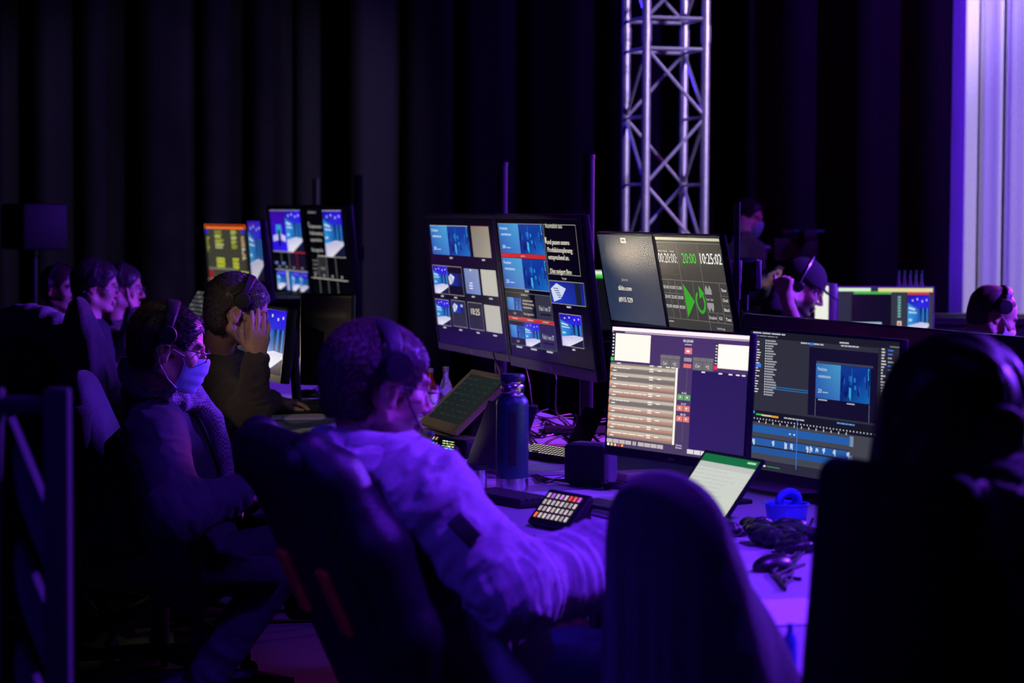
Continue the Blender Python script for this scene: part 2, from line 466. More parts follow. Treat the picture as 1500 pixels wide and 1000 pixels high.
cb.slide(.517, .284, .788, .5); cb.rect(.64, .508, .665, .52, (170, 170, 170), 2)
cb.frame(.516, .036, .79, .502, LN, .003, 6)
for (x0, y0, x1, y1) in ((.521, .533, .61, .705), (.613, .533, .7, .705), (.705, .533, .793, .705), (.521, .738, .609, .91), (.612, .737, .703, .91), (.708, .734, .797, .91)):
    cb.frame(x0 - .002, y0 - .003, x1 + .002, y1 + .003, (90, 120, 80), .003, 7)
cb.slide(.522, .57, .609, .66, words=False); cb.text('10:25', .555, .69, .016, WH, w=.016)
cb.text('Anomalien aus', .615, .548, .014, WH, w=.04)
for i, (t_, w_) in enumerate((('und passen unsere', .06), ('Produktionsplanung', .066), ('entsprechend an.', .056), ('Dies steigert Ihre', .06))):
    cb.text(t_, .62, (.588, .613, .638, .685)[i], .017, WH, w=w_)
cb.rect(.705, .533, .793, .705, (50, 50, 60)); cb.text('Folie 1 von 37', .718, .64, .035, (200, 200, 205), w=.066); cb.rect(.722, .66, .782, .672, (15, 15, 18), 4)
for k, (x0, x1) in enumerate(((.518, .611), (.612, .704), (.705, .796))):
    cb.rect(x0, .709, x1, .731, (200, 40, 38)); cb.rect(x0 + .025, .716, x0 + .06, .723, (235, 160, 150), 3)
cb.slide(.522, .77, .608, .86, words=False); cb.text('10:25', .555, .893, .016, WH, w=.016)
cb.stage(.613, .739, .702, .908); cb.rect(.708, .736, .796, .908, (45, 40, 75)); cb.text('Folie 1 von 37', .72, .84, .035, (200, 200, 205), w=.066); cb.rect(.722, .862, .782, .874, (15, 15, 18), 4)
for x0 in (.55, .64, .735): small_caption(cb, x0, .92, .035)
cb.frame(.794, .037, .975, .378, LN, .004)
cb.text('Anomalien aus', .806, .062, .033, WH, w=.095)
cb.rect(.796, .125, .803, .165, WH, 3)
cb.text('und passen unsere', .806, .172, .034, WH, w=.125, bold=.0008)
cb.text('Produktionsplanung', .806, .225, .034, WH, w=.137, bold=.0008)
cb.text('entsprechend an.', .806, .275, .034, WH, w=.115, bold=.0008)
cb.text('Dies steigert Ihre', .808, .37, .034, WH, w=.118, bold=.0008)
cb.text('Teleprompter', .87, .408, .015, WH, w=.025)
cb.robot(.796, .426, .985, .573); cb.frame(.794, .42, .987, .578, LN, .004, 8); small_caption(cb, .88, .587, .022)
cb.stage(.834, .645, .951, .86); cb.frame(.832, .641, .953, .864, LN, .004, 8); small_caption(cb, .885, .875, .016)
tvB, _ = display('television', c1 + TVR * 0.487, -161.9, -7.0, 0.935, 0.528,
    'black television showing prompter lines and red bars, right one of the middle pair', 'television', bez=0.014, chin=0.04, canvas=cb, logo='TCL', chin_mat=bezel_gray)

# ---- back pair of televisions ----------------------------------------------
c0 = Vector((-1.219, 14.458, 1.292)); BN = Vector((math.cos(R(-161.1)), math.sin(R(-161.1)), 0)); BR = Vector((0, 0, 1)).cross(BN)
cc = Canvas(0.935, 0.528, 0.004, 0.493)
cc.rect(.032, .026, .44, .032, (170, 170, 190))
cc.rect(.032, .033, .235, .51, [(60, 10, 150), (55, 10, 150), (50, 30, 240), (40, 20, 230)])
cc.rect(.1, .2, .17, .33, (50, 150, 220), 2); cc.rect(.12, .26, .15, .45, (12, 10, 40), 3)
cc.poly([(.05, .33), (.12, .31), (.12, .38), (.05, .40)], (190, 190, 235), 3); cc.poly([(.16, .31), (.22, .33), (.22, .40), (.16, .38)], (200, 200, 240), 3)
cc.stage(.238, .033, .44, .51)
cc.rect(.03, .512, .31, .522, (160, 160, 160)); cc.rect(.3, .512, .46, .522, (200, 40, 50), 2)
for x_ in (.132, .238): cc.rect(x_, .52, x_ + .004, .73, (110, 110, 110))
cc.rect(.345, .52, .35, .74, (150, 20, 40)); cc.rect(.245, .53, .345, .73, (25, 18, 45)); cc.rect(.352, .53, .455, .73, (22, 16, 40))
for x_ in (.08, .18, .28, .39): cc.rect(x_, .685, x_ + .03, .71, (110, 110, 130), 3)
for x_ in (.04, .14): cc.rect(x_, .64, x_ + .04, .67, (90, 120, 190), 3)
cc.rect(.037, .73, .468, .737, (190, 190, 180))
cc.stage(.045, .745, .16, .97); cc.rect(.16, .745, .25, .97, (20, 90, 160)); cc.rect(.185, .745, .205, .97, (200, 190, 200), 3); cc.stage(.25, .745, .35, .97); cc.stage(.352, .745, .46, .97, dim=.9)
display('television', c0 - BR * 0.492, -161.1, -5.9, 0.935, 0.528,
    'far black television with blue stage pictures, left one of the far pair', 'television', bez=0.014, chin=0.04, canvas=cc)
cd = Canvas(0.935, 0.528, 0.507, 0.996)
TX = (150, 152, 148)
cd.text('Anomalien aus', .53, .06, .03, TX, w=.1)
cd.rect(.522, .16, .53, .21, TX, 3)
for i, (t_, w_) in enumerate((('und passen unsere', .15), ('Produktionsplanung', .16), ('entsprechend an.', .14))): cd.text(t_, .533, .225 + .075 * i, .04, TX, w=w_, bold=.001)
cd.text('Dies steigert Ihre', .535, .49, .04, TX, w=.14, bold=.001)
cd.rect(.71, .028, .93, .034, (190, 190, 200)); cd.stage(.711, .036, .927, .535, dim=.95)
cd.rect(.603, .532, .934, .54, (190, 190, 180))
for x_ in (.595, .7, .81): cd.rect(x_, .54, x_ + .005, .98, (110, 110, 100))
cd.rect(.605, .545, .7, .78, (40, 40, 45)); cd.rect(.625, .66, .68, .69, (100, 100, 100), 3)
for k in range(4): cd.text('und passen', .53, .6 + .045 * k, .022, TX, w=.055)
for x_ in (.54, .65, .75, .86): cd.rect(x_, .74, x_ + .02, .77, (130, 130, 130), 3)
cd.rect(.484, .785, .936, .793, (190, 190, 180))
display('television', c0 + BR * 0.487 + BN * -.004, -161.1, -5.9, 0.935, 0.528,
    'far black television with white prompter text, right one of the far pair', 'television', bez=0.014, chin=0.04, canvas=cd)

# ---- two farthest small screens at left -------------------------------------
ce = Canvas(0.60, 0.338)
ce.rect(0, 0, 1, .075, [(235, 95, 30), (225, 80, 20), (255, 120, 50), (255, 120, 60)])
ce.rect(0, .075, 1, 1, (62, 62, 52))
for x_ in [i * .045 for i in range(23)]: ce.rect(x_, .1, x_ + .004, .9, (34, 34, 30), 2)
for (x_, w_) in ((.24, .22), (.64, .15)):
    for k in range(14):
        y_ = .1 + .023 * k; ce.rect(x_, y_, x_ + w_ * rs.uniform(.6, 1), y_ + .015, rs.choice([(190, 190, 90), (150, 160, 40), (205, 205, 150), (120, 125, 40)]), 3)
    for k in range(7):
        y_ = .58 + .028 * k; ce.rect(x_, y_, x_ + w_ * rs.uniform(.85, 1), y_ + .02, rs.choice([(200, 200, 60), (170, 180, 50)]), 3)
for k in range(12): ce.rect(.02, .22 + .022 * k, .02 + .06 * rs.random() + .03, .235 + .022 * k, (150, 155, 60), 3)
for k in range(14): ce.rect(.88, .2 + .03 * k, .9 + .08 * rs.random(), .22 + .03 * k, rs.choice([(190, 150, 140), (160, 160, 60), (210, 200, 190)]), 3)
ce.rect(.0, .1, .08, .16, (40, 40, 220), 4); ce.rect(.9, .09, .99, .15, (60, 40, 220), 4)
ce.rect(.02, .75, .7, .79, (110, 108, 100), 3); ce.rect(.02, .8, .14, .93, (140, 30, 40), 4); ce.rect(.8, .8, 1, .93, (190, 190, 80), 3)
ce.rect(0, .95, .3, 1, (170, 110, 100), 4)
pA = P(332, 371, 250)
display('monitor', pA, -150, -5, 0.56, 0.315, 'farthest left screen with an orange top bar and yellow meter blocks', 'monitor', bez=0.008, chin=0.02, canvas=ce)
cf = Canvas(0.56, 0.315); cf.stage(0, 0, 1, 1, dim=.85)
pB = P(375, 367, 262)
display('monitor', pB, -164, -5, 0.42, 0.33, 'narrow stage picture screen just right of the orange barred screen', 'monitor', bez=0.008, chin=0.02, canvas=(lambda c_: (c_.stage(0, 0, 1, 1, dim=.85), c_)[1])(Canvas(0.42, 0.33)))

# ---- timer / join pair over the graphics operator ---------------------------
c2 = Vector((0.479, 7.775, 1.313)); MN = Vector((math.cos(R(-161.5)), math.sin(R(-161.5)), 0)); MR = Vector((0, 0, 1)).cross(MN)
cg = Canvas(0.502, 0.296, 0.0, 0.465)
cg.rect(0, 0, .465, 1, [(42, 52, 72), (52, 58, 74), (60, 66, 84), (42, 56, 84)], 0.5)
cg.rect(.2, .028, .243, .088, (205, 200, 190)); cg.rect(.208, .045, .235, .07, (120, 120, 118), 3)
cg.text('Join at', .152, .525, .035, (170, 165, 155), w=.055)
cg.text('slido.com', .112, .635, .058, (225, 218, 205), w=.112, bold=.0012)
cg.text('#915 529', .1, .77, .058, (225, 218, 205), w=.118, bold=.0012)
display('monitor', c2 - MR * 0.268, -161.5, -10.8, 0.502, 0.296,
    'raised slate blue monitor with white joining text, left of the countdown monitor', 'monitor', bez=0.009, chin=0.014, depth=0.02, canvas=cg)
ch = Canvas(0.522, 0.296, 0.474, 1.0)
G0 = (58, 56, 54); G1 = (120, 120, 116)
ch.rect(.474, 0, 1, 1, G0, 0.5); ch.rect(.476, .008, .996, .036, (205, 200, 170)); ch.rect(.474, .036, 1, .06, (40, 40, 40))
ch.rect(.474, .06, 1, .066, G1, 2)
for x_ in (.643, .816): ch.rect(x_, .06, x_ + .003, .465, G1, 2)
ch.rect(.474, .468, 1, .474, G1, 2)
for i, x_ in enumerate((.485, .53, .585)): ch.text(('Hours', 'Minutes', 'Seconds')[i], x_, .165, .018, (205, 205, 205), w=.035)
ch.text('00:20:00:', .479, .285, .11, (210, 210, 205), w=.158)
ch.text('20:00', .679, .28, .115, (60, 205, 50), w=.112)
ch.text('10:25:02', .826, .275, .118, (235, 232, 225), w=.165, bold=.001)
ch.text('Time is being used', .52, .42, .03, (90, 88, 82), w=.1)
for i in range(3):
    for j in range(3):
        x_ = .481 + .0545 * i; y_ = .572 + .105 * j
        ch.text('%02d:00' % (5 + 5 * (i + 3 * j)), x_, y_, .038, (215, 215, 210), w=.045)
for y_ in (.618, .755): ch.rect(.474, y_, .641, y_ + .004, G1, 2)
for x_ in (.528, .583, .641, .729, .815): ch.rect(x_, .474, x_ + .0025, .895 if x_ > .6 else .89, G1, 2)
ch.poly([(.65, .505), (.724, .69), (.65, .868)], (50, 165, 35), 3)
import math as _m
ring = []
for k in range(30):
    a0 = R(-60 + 300 * k / 30 - 0); a1 = R(-60 + 300 * (k + 1) / 30)
    def q_(a, r): return (.772 + .037 * r * math.cos(a), .69 + .125 * r * math.sin(a))
    ch.poly([q_(a0, 1), q_(a1, 1), q_(a1, .72), q_(a0, .72)], (50, 165, 35), 3)
ch.poly([(.775, .515), (.812, .60), (.768, .655)], (50, 165, 35), 3)
for x_ in (.822, .847):
    ch.poly([(x_, .6), (x_, .55), (x_ + .0125, .5), (x_ + .025, .55), (x_ + .025, .6)], (150, 150, 148), 3)
    ch.poly([(x_, .69), (x_ + .025, .69), (x_ + .025, .74), (x_ + .0125, .79), (x_, .74)], (150, 150, 148), 3)
ch.text('Order  Table', .822, .665, .022, (215, 215, 215), w=.052)
ch.rect(.938, .474, .941, .895, G1, 2)
for i, t_ in enumerate(('Timer', 'Clock', 'Black', 'Test')):
    y_ = (.56, .665, .765, .865)[i]
    ch.text(t_, .95, y_, .035, (215, 215, 210), w=.04, bold=.0006)
    if i: ch.rect(.941, y_ - .06, 1, y_ - .056, G1, 2)
ch.rect(.815, .79, .938, .794, G1, 2); ch.rect(.885, .794, .888, .895, G1, 2)
ch.text('Disabled', .822, .862, .034, (215, 215, 210), w=.055); ch.text('Kill', .9, .862, .036, (215, 215, 210), w=.022)
ch.rect(.474, .893, 1, .898, G1, 2); ch.rect(.815, .9, .818, 1, G1, 2); ch.rect(.48, .925, .52, .94, (160, 160, 155), 3)
ch.text('Send Message', .87, .965, .022, (200, 200, 195), w=.06)
display('monitor', c2 + MR * 0.268, -161.5, -10.8, 0.522, 0.296,
    'raised countdown monitor with green play triangle and white clock digits', 'monitor', bez=0.008, chin=0.014, depth=0.02, canvas=ch)

# ---- mixer software monitor (lower, brightest) ------------------------------
ci = Canvas(0.597, 0.336)
ci.rect(0, 0, 1, 1, [(62, 44, 88), (66, 44, 96), (66, 52, 88), (66, 56, 86)], .5)
ci.rect(0, 0, 1, .03, (238, 218, 226)); ci.rect(0, .034, 1, .044, (170, 150, 170)); ci.rect(.01, .033, .1, .045, (60, 50, 70), 3)
ci.rect(.0, .05, .028, .28, (20, 18, 30)); ci.rect(.028, .052, .296, .28, (232, 224, 214)); ci.rect(.0, .255, .022, .282, (40, 200, 50), 4)
ci.rect(.765, .08, .787, .272, (20, 18, 30)); ci.rect(.787, .081, 1, .272, (236, 226, 220)); ci.rect(.765, .255, .79, .285, (225, 40, 70), 4)
for k in range(7): ci.rect(.008, .06 + .028 * k, .02, .072 + .028 * k, (200, 200, 200), 4); ci.rect(.77, .09 + .024 * k, .782, .1 + .024 * k, (190, 190, 200), 4)
ci.rect(.375, .2, .52, .305, (82, 78, 84)); ci.rect(.612, .2, .762, .305, (82, 78, 84))
for x0 in (.378, .615):
    for k in range(3): ci.rect(x0 + .048 * k, .203, x0 + .048 * k + .044, .23, (106, 102, 106), 3)
    for k in range(2): ci.rect(x0 + .072 * k, .236, x0 + .072 * k + .066, .3, (100, 96, 100), 3)
    ci.text('Cut', x0 + .018, .28, .025, (215, 210, 215), w=.03); ci.text('>||', x0 + .092, .28, .025, (215, 210, 215), w=.022)
ci.text('00:20:08', .538, .085, .022, (235, 225, 240), w=.07); ci.rect(.55, .1, .6, .108, (170, 160, 180), 3)
ci.rect(.55, .13, .602, .18, (205, 110, 120)); ci.rect(.565, .15, .585, .165, (240, 220, 220), 3)
ci.rect(.548, .21, .603, .24, (140, 132, 138)); ci.rect(.546, .26, .602, .292, (205, 100, 100)); ci.rect(.575, .3, .577, .5, (105, 90, 125), 2)
ci.rect(.0, .3, .5, .925, (120, 106, 98))
for k in range(9):
    y_ = .315 + k * .068
    red = k not in (0, 1, 4)
    top = (176, 166, 152)
    ci.rect(.0, y_, .49, y_ + .026, top, 3)
    mid = (168, 128, 114) if red else (112, 104, 98)
    ci.rect(.0, y_ + .026, .49, y_ + .045, mid, 3); ci.rect(.0, y_ + .045, .49, y_ + .056, (146, 112, 100) if red else (104, 98, 92), 3)
    ci.bars(.03, y_ + .022, .3 if red else .16, y_ + .036, 1, (235, 215, 200) if red else (220, 215, 205), rs, .5, 5, .2)
    ci.rect(.02, y_ + .045, .05, y_ + .053, (225, 220, 215), 5)
    ci.rect(.3, y_ + .012, .33, y_ + .02, (235, 230, 220), 5); ci.rect(.3, y_ + .03, .33, y_ + .037, (235, 230, 220), 5); ci.rect(.36, y_ + .02, .39, y_ + .027, (235, 230, 220), 5)
    ci.rect(.0, y_ + .01, .006, y_ + .05, (210, 130, 50), 5)
ci.rect(.494, .3, .508, .925, (236, 228, 214), 4)
for k, x_ in enumerate((.05, .3, .36, .42, .46)): ci.rect(x_, .298, x_ + .03, .306, (220, 215, 215), 5)
ci.rect(.612, .305, 1, .955, [(38, 24, 78), (38, 24, 78), (40, 28, 84), (44, 26, 90)], 2)
for x_ in (.68, .8, .87, .92, .96): ci.rect(x_, .31, x_ + .025, .32, (220, 210, 225), 5)
for (y_, cl, t_) in ((.51, (96, 150, 96), 'Audio'), (.6, (205, 120, 110), 'CLP'), (.685, (205, 115, 105), 'BUS')):
    ci.text(t_, .545, y_ - .006, .016, (225, 215, 230), w=.035)
    for x_ in (.514, .563): ci.rect(x_, y_, x_ + .044, y_ + .045, cl, 3); ci.rect(x_ + .018, y_ + .015, x_ + .026, y_ + .028, (235, 225, 220), 5)
ci.rect(.562, .74, .564, .9, (105, 90, 125), 2)
for k in range(9):
    if k == 4: ci.rect(.2, .94, .21, .972, (185, 175, 168), 3); ci.rect(.215, .94, .225, .972, (185, 175, 168), 3); continue
    x_ = .0 + .048 * k; ci.rect(x_, .94, x_ + .044, .972, (175, 165, 160), 3)
for k in range(8):
    if k == 3: ci.rect(.77, .945, .78, .98, (205, 190, 200), 3); ci.rect(.785, .945, .795, .98, (205, 190, 200), 3); continue
    x_ = .604 + .049 * k; ci.rect(x_, .945, x_ + .045, .98, (205, 195, 200), 3)
ci.text('Overlay', .52, .93, .014, (225, 215, 230), w=.045); ci.text('Stream', .52, .95, .014, (225, 215, 230), w=.045)
for k, q_ in enumerate(((240, 240, 255), (240, 200, 80), (240, 180, 180), (200, 60, 50), (240, 150, 60))): ci.rect(.005 + .027 * k, .977, .02 + .027 * k, .996, q_, 4)
m3, m3m = display('monitor', Vector((0.448, 6.588, 1.043)), -145.2, 3.1, 0.597, 0.336,
    'bright desk monitor with a long beige playlist and red buttons', 'monitor', bez=0.007, chin=0.026, depth=0.02, canvas=ci, logo='acer', mat_screen=screen_bright)

# ---- editing monitor (right) --------------------------------------------------
cj = Canvas(0.70, 0.392)
DK = (46, 47, 57)  # screen ground lifted, holds the haze of reflections on the glass
cj.rect(0, 0, 1, 1, DK, .5)
cj.rect(0, 0, 1, .05, (26, 26, 36)); cj.bars(.02, .008, .26, .022, 1, (180, 185, 200), rs, .7, 3, .05)
cj.bars(.02, .03, .2, .042, 1, (120, 125, 140), rs, .7, 3, .05)
cj.bars(.36, .055, .52, .068, 1, (170, 175, 190), rs, .8, 3, .05); cj.rect(.42, .053, .45, .07, (50, 120, 220), 4)
for k in range(20): cj.rect(.02, .075 + .019 * k, .05 + .03 * rs.random(), .083 + .019 * k, (205, 205, 212), 3)
cj.rect(.012, .235, .085, .262, (70, 120, 215), 4)
for k in range(22): cj.rect(.122, .06 + .0185 * k, .16 + .04 * rs.random(), .071 + .0185 * k, (150, 152, 160), 3); cj.rect(.112, .06 + .0185 * k, .118, .071 + .0185 * k, (200, 205, 215), 3)
cj.rect(.17, .39, .42, .396, (35, 110, 170), 3); cj.rect(.17, .405, .42, .411, (35, 110, 170), 3)
cj.rect(.42, .085, .87, .56, (18, 14, 40), 2); cj.rect(.47, .175, .84, .19, (58, 62, 84), 3)
cj.slide(.47, .192, .825, .435, 4, dim=.92); cj.rect(.47, .44, .474, .56, (90, 92, 110), 4); cj.rect(.822, .44, .826, .56, (90, 92, 110), 4)
cj.rect(.49, .44, .55, .448, (170, 175, 190), 4); cj.rect(.68, .445, .73, .453, (170, 175, 190), 4)
cj.bars(.62, .03, .68, .042, 1, (190, 190, 200), rs, .8, 3, .05); cj.bars(.63, .05, .75, .062, 1, (180, 185, 195), rs, .8, 3, .05)
cj.rect(.87, .045, 1, .58, (40, 38, 46), 1.5)
for k in range(24): cj.rect(.89, .05 + .02 * k, .9 + .02 * rs.random(), .06 + .02 * k, (190, 190, 195), 3)
for k in range(18): 
    if rs.random() < .7: cj.rect(.93, .055 + .026 * k, .95 + .02 * rs.random(), .065 + .026 * k, rs.choice([(60, 110, 200), (150, 150, 160), (60, 110, 200)]), 3)
cj.rect(.94, .03, 1, .038, (120, 118, 112), 3)
cj.rect(0, .575, 1, .66, (22, 22, 32), 2); cj.rect(.0, .58, .05, .6, (60, 130, 220), 4); cj.rect(.06, .598, .1, .61, (60, 170, 80), 4); cj.rect(.1, .6, .17, .612, (200, 190, 150), 4); cj.rect(.17, .6, .22, .614, (220, 150, 50), 4)
cj.bars(.26, .6, .4, .612, 1, (170, 175, 185), rs, .8, 4, .05)
for k in range(42): cj.rect(.0 + .022 * k, .63, .008 + .022 * k, .64, (165, 170, 180), 4)
for k in range(14): cj.rect(.03 + .05 * k, .648, .036 + .05 * k, .665, (190, 195, 205), 4)
cj.bars(.62, .585, .74, .597, 1, (90, 150, 220), rs, .8, 4, .05)
cj.rect(0, .66, 1, 1, (66, 68, 74), 1.5)
BL = (36, 92, 165)
cj.rect(0, .682, .71, .735, BL, 3); cj.rect(0, .775, .705, .825, BL, 3); cj.rect(0, .84, .70, .885, (34, 84, 150), 3)
cj.rect(0, .828, .705, .836, (18, 30, 60), 3); cj.rect(.0, .768, .705, .773, (18, 30, 60), 3)
cj.rect(.705, .67, .73, .74, (120, 140, 170), 3); cj.rect(.70, .8, .725, .85, (110, 130, 165), 3)
for x_ in (.04, .18, .27, .31, .42, .445, .485, .53, .6, .69):
    for k in range(3): cj.rect(x_ + .006 * k, .79 - .012 * rs.random(), x_ + .005 + .006 * k, .80 + .03 * rs.random(), (200, 215, 235), 5)
for x_ in (.3, .33): cj.rect(x_, .71, x_ + .01, .72, (220, 230, 240), 5)
cj.rect(.352, .6, .356, .96, (60, 120, 220), 5)
cj.rect(0, .93, 1, 1, (40, 40, 48), 2); cj.rect(.1, .965, .14, .977, (210, 215, 220), 4); cj.rect(.15, .967, .24, .975, (50, 130, 70), 4)
display('monitor', Vector((0.843, 6.60, 1.003)), -152.0, 1.4, 0.70, 0.392,
    'dark desk monitor with a video timeline in blue bars, right of the playlist monitor', 'monitor', bez=0.008, chin=0.03, depth=0.022, canvas=cj)
# ------------------------------------------------------------------ soft-shape modelling (distance fields turned into one closed mesh)
def vh(ix, iy, iz, seed):
    h = (ix * 374761393 + iy * 668265263 + iz * 2147483647 + seed * 1274126177) & 0xFFFFFFFF
    h = ((h ^ (h >> 13)) * 1103515245) & 0xFFFFFFFF
    h = ((h ^ (h >> 15)) * 2246822519) & 0xFFFFFFFF
    return ((h ^ (h >> 16)) & 0xFFFF) / 65535.0
def vnoise(p, seed=0):
    """smooth value noise in -1..1, p is N x 3"""
    i = np.floor(p).astype(np.int64); f = p - i; f = f * f * (3 - 2 * f)
    r = 0
    for dx in (0, 1):
        wx = f[:, 0] if dx else 1 - f[:, 0]
        for dy in (0, 1):
            wy = f[:, 1] if dy else 1 - f[:, 1]
            for dz in (0, 1):
                wz = f[:, 2] if dz else 1 - f[:, 2]
                r = r + wx * wy * wz * vh(i[:, 0] + dx, i[:, 1] + dy, i[:, 2] + dz, seed)
    return r * 2 - 1

class SDF:
    def __init__(self): self.p = []; self.lo = []; self.hi = []
    def _bb(self, a, b): self.lo.append(np.array(a, float)); self.hi.append(np.array(b, float))
    def cap(self, a, b, r0, r1=None, k=0.02, op=1):
        if r1 is None: r1 = r0
        a = np.array(a, float); b = np.array(b, float)
        if op > 0: self._bb(np.minimum(a - r0, b - r1), np.maximum(a + r0, b + r1))
        ab = b - a; L2 = max(float(ab @ ab), 1e-9)
        def f(x):
            t = np.clip(((x - a) @ ab) / L2, 0, 1)
            return np.linalg.norm(x - a - t[:, None] * ab, axis=1) - (r0 + (r1 - r0) * t)
        self.p.append((f, k, op)); return self
    def chain(self, pts, rs_, k=0.02):
        for i in range(len(pts) - 1): self.cap(pts[i], pts[i + 1], rs_[i], rs_[i + 1], k)
        return self
    def ell(self, c, r, rot=None, k=0.02, op=1):
        c = np.array(c, float); r = np.array(r, float)
        Rm = np.eye(3) if rot is None else np.array(rot, float)  # rows = axes
        m = r.max()
        if op > 0: self._bb(c - m, c + m)
        def f(x):
            q = (x - c) @ Rm.T
            k0 = np.linalg.norm(q / r, axis=1); k1 = np.linalg.norm(q / (r * r), axis=1)
            return k0 * (k0 - 1) / np.maximum(k1, 1e-9)
        self.p.append((f, k, op)); return self
    def box(self, c, h, rot=None, rad=0.01, k=0.01, op=1):
        c = np.array(c, float); h = np.array(h, float) - rad
        Rm = np.eye(3) if rot is None else np.array(rot, float)
        m = np.linalg.norm(h + rad)
        if op > 0: self._bb(c - m, c + m)
        def f(x):
            q = np.abs((x - c) @ Rm.T) - h
            return np.linalg.norm(np.maximum(q, 0), axis=1) + np.minimum(q.max(axis=1), 0) - rad
        self.p.append((f, k, op)); return self
    def half(self, p0, n, k=0.005):
        """cut away everything on the side n points to"""
        p0 = np.array(p0, float); n = np.array(n, float); n /= np.linalg.norm(n)
        self.p.append((lambda x: -((x - p0) @ n), k, -1)); return self
    def fn(self, f, k=0.01, op=-1): self.p.append((f, k, op)); return self
    def ev(self, x, idx=None):
        d = np.full(len(x), 10.0)
        for i, (f, k, op) in enumerate(self.p):
            if idx is not None and i not in idx: continue
            di = f(x)
            if op > 0:
                h = np.maximum(k - np.abs(d - di), 0) / k
                d = np.minimum(d, di) - h * h * k * 0.25
            else:
                e = -di
                h = np.maximum(k - np.abs(d - e), 0) / k
                d = np.maximum(d, e) + h * h * k * 0.25
        return d
    def mesh(self, vox):
        lo = np.min(self.lo, axis=0) - vox * 3; hi = np.max(self.hi, axis=0) + vox * 3
        B = 10
        nb = np.ceil((hi - lo) / (vox * B)).astype(int)
        n = nb * B + 1
        D = np.full(tuple(n), 1.0, np.float32)
        ii = np.stack(np.meshgrid(*[np.arange(k) for k in nb], indexing='ij'), -1).reshape(-1, 3)
        cen = lo + (ii * B + B / 2) * vox
        rad = vox * B * 0.5 * 1.733 + vox
        dc = np.stack([f(cen) for (f, k, op) in self.p], 1)
        full = self.ev(cen)
        act = np.abs(full) < rad * 1.7 + 0.01
        for bi in np.nonzero(~act & (full < 0))[0]:
            a = ii[bi] * B; D[a[0]:a[0] + B + 1, a[1]:a[1] + B + 1, a[2]:a[2] + B + 1] = -1
        g = np.stack(np.meshgrid(*[np.arange(B + 1)] * 3, indexing='ij'), -1).reshape(-1, 3) * vox
        ops = np.array([op for _, _, op in self.p])
        for bi in np.nonzero(act)[0]:
            a = ii[bi] * B
            keep = set(np.nonzero(np.where(ops > 0, dc[bi] < rad * 2.2 + 0.03, np.abs(dc[bi]) * 0 + 1 > 0))[0].tolist())
            D[a[0]:a[0] + B + 1, a[1]:a[1] + B + 1, a[2]:a[2] + B + 1] = self.ev(lo + a * vox + g, keep).reshape(B + 1, B + 1, B + 1)
        s = D < 0
        c8 = [s[i:n[0] - 1 + i, j:n[1] - 1 + j, k:n[2] - 1 + k] for i in (0, 1) for j in (0, 1) for k in (0, 1)]
        any_ = np.logical_or.reduce(c8); all_ = np.logical_and.reduce(c8)
        cell = any_ & ~all_
        idx = np.argwhere(cell)
        num = -np.ones(cell.shape, np.int64); num[cell] = np.arange(len(idx))
        acc = np.zeros((len(idx), 3)); cnt = np.zeros(len(idx))
        offs = [(i, j, k) for i in (0, 1) for j in (0, 1) for k in (0, 1)]
        val = {o: D[idx[:, 0] + o[0], idx[:, 1] + o[1], idx[:, 2] + o[2]].astype(float) for o in offs}
        for o in offs:
            for ax in range(3):
                if o[ax] == 0:
                    o2 = list(o); o2[ax] = 1; o2 = tuple(o2)
                    a, b = val[o], val[o2]; m = (a < 0) != (b < 0)
                    t = np.where(m, a / np.where(m, a - b, 1), 0)
                    p = np.zeros((len(idx), 3)) + np.array(o, float); p[:, ax] += t
                    acc[m] += p[m]; cnt[m] += 1
        V = lo + (idx + acc / np.maximum(cnt, 1)[:, None]) * vox
        F = []
        for ax in range(3):
            a1, a2 = (ax + 1) % 3, (ax + 2) % 3
            sl0 = [slice(1, -1)] * 3; sl1 = [slice(1, -1)] * 3
            sl0[ax] = slice(0, -1); sl1[ax] = slice(1, None)
            A = s[tuple(sl0)]; Bq = s[tuple(sl1)]
            e = np.argwhere(A != Bq)
            if not len(e): continue
            ins = A[e[:, 0], e[:, 1], e[:, 2]]
            base = e.copy(); base[:, a1] += 1; base[:, a2] += 1
            q = []
            for (da, db) in ((1, 1), (0, 1), (0, 0), (1, 0)):
                c = base.copy(); c[:, a1] -= da; c[:, a2] -= db
                q.append(num[c[:, 0], c[:, 1], c[:, 2]])
            q = np.stack(q, 1)
            q = np.where(ins[:, None], q, q[:, ::-1])
            F.append(q)
        F = np.concatenate(F) if F else np.zeros((0, 4), int)
        F = F[(F >= 0).all(1)]
        return V, F

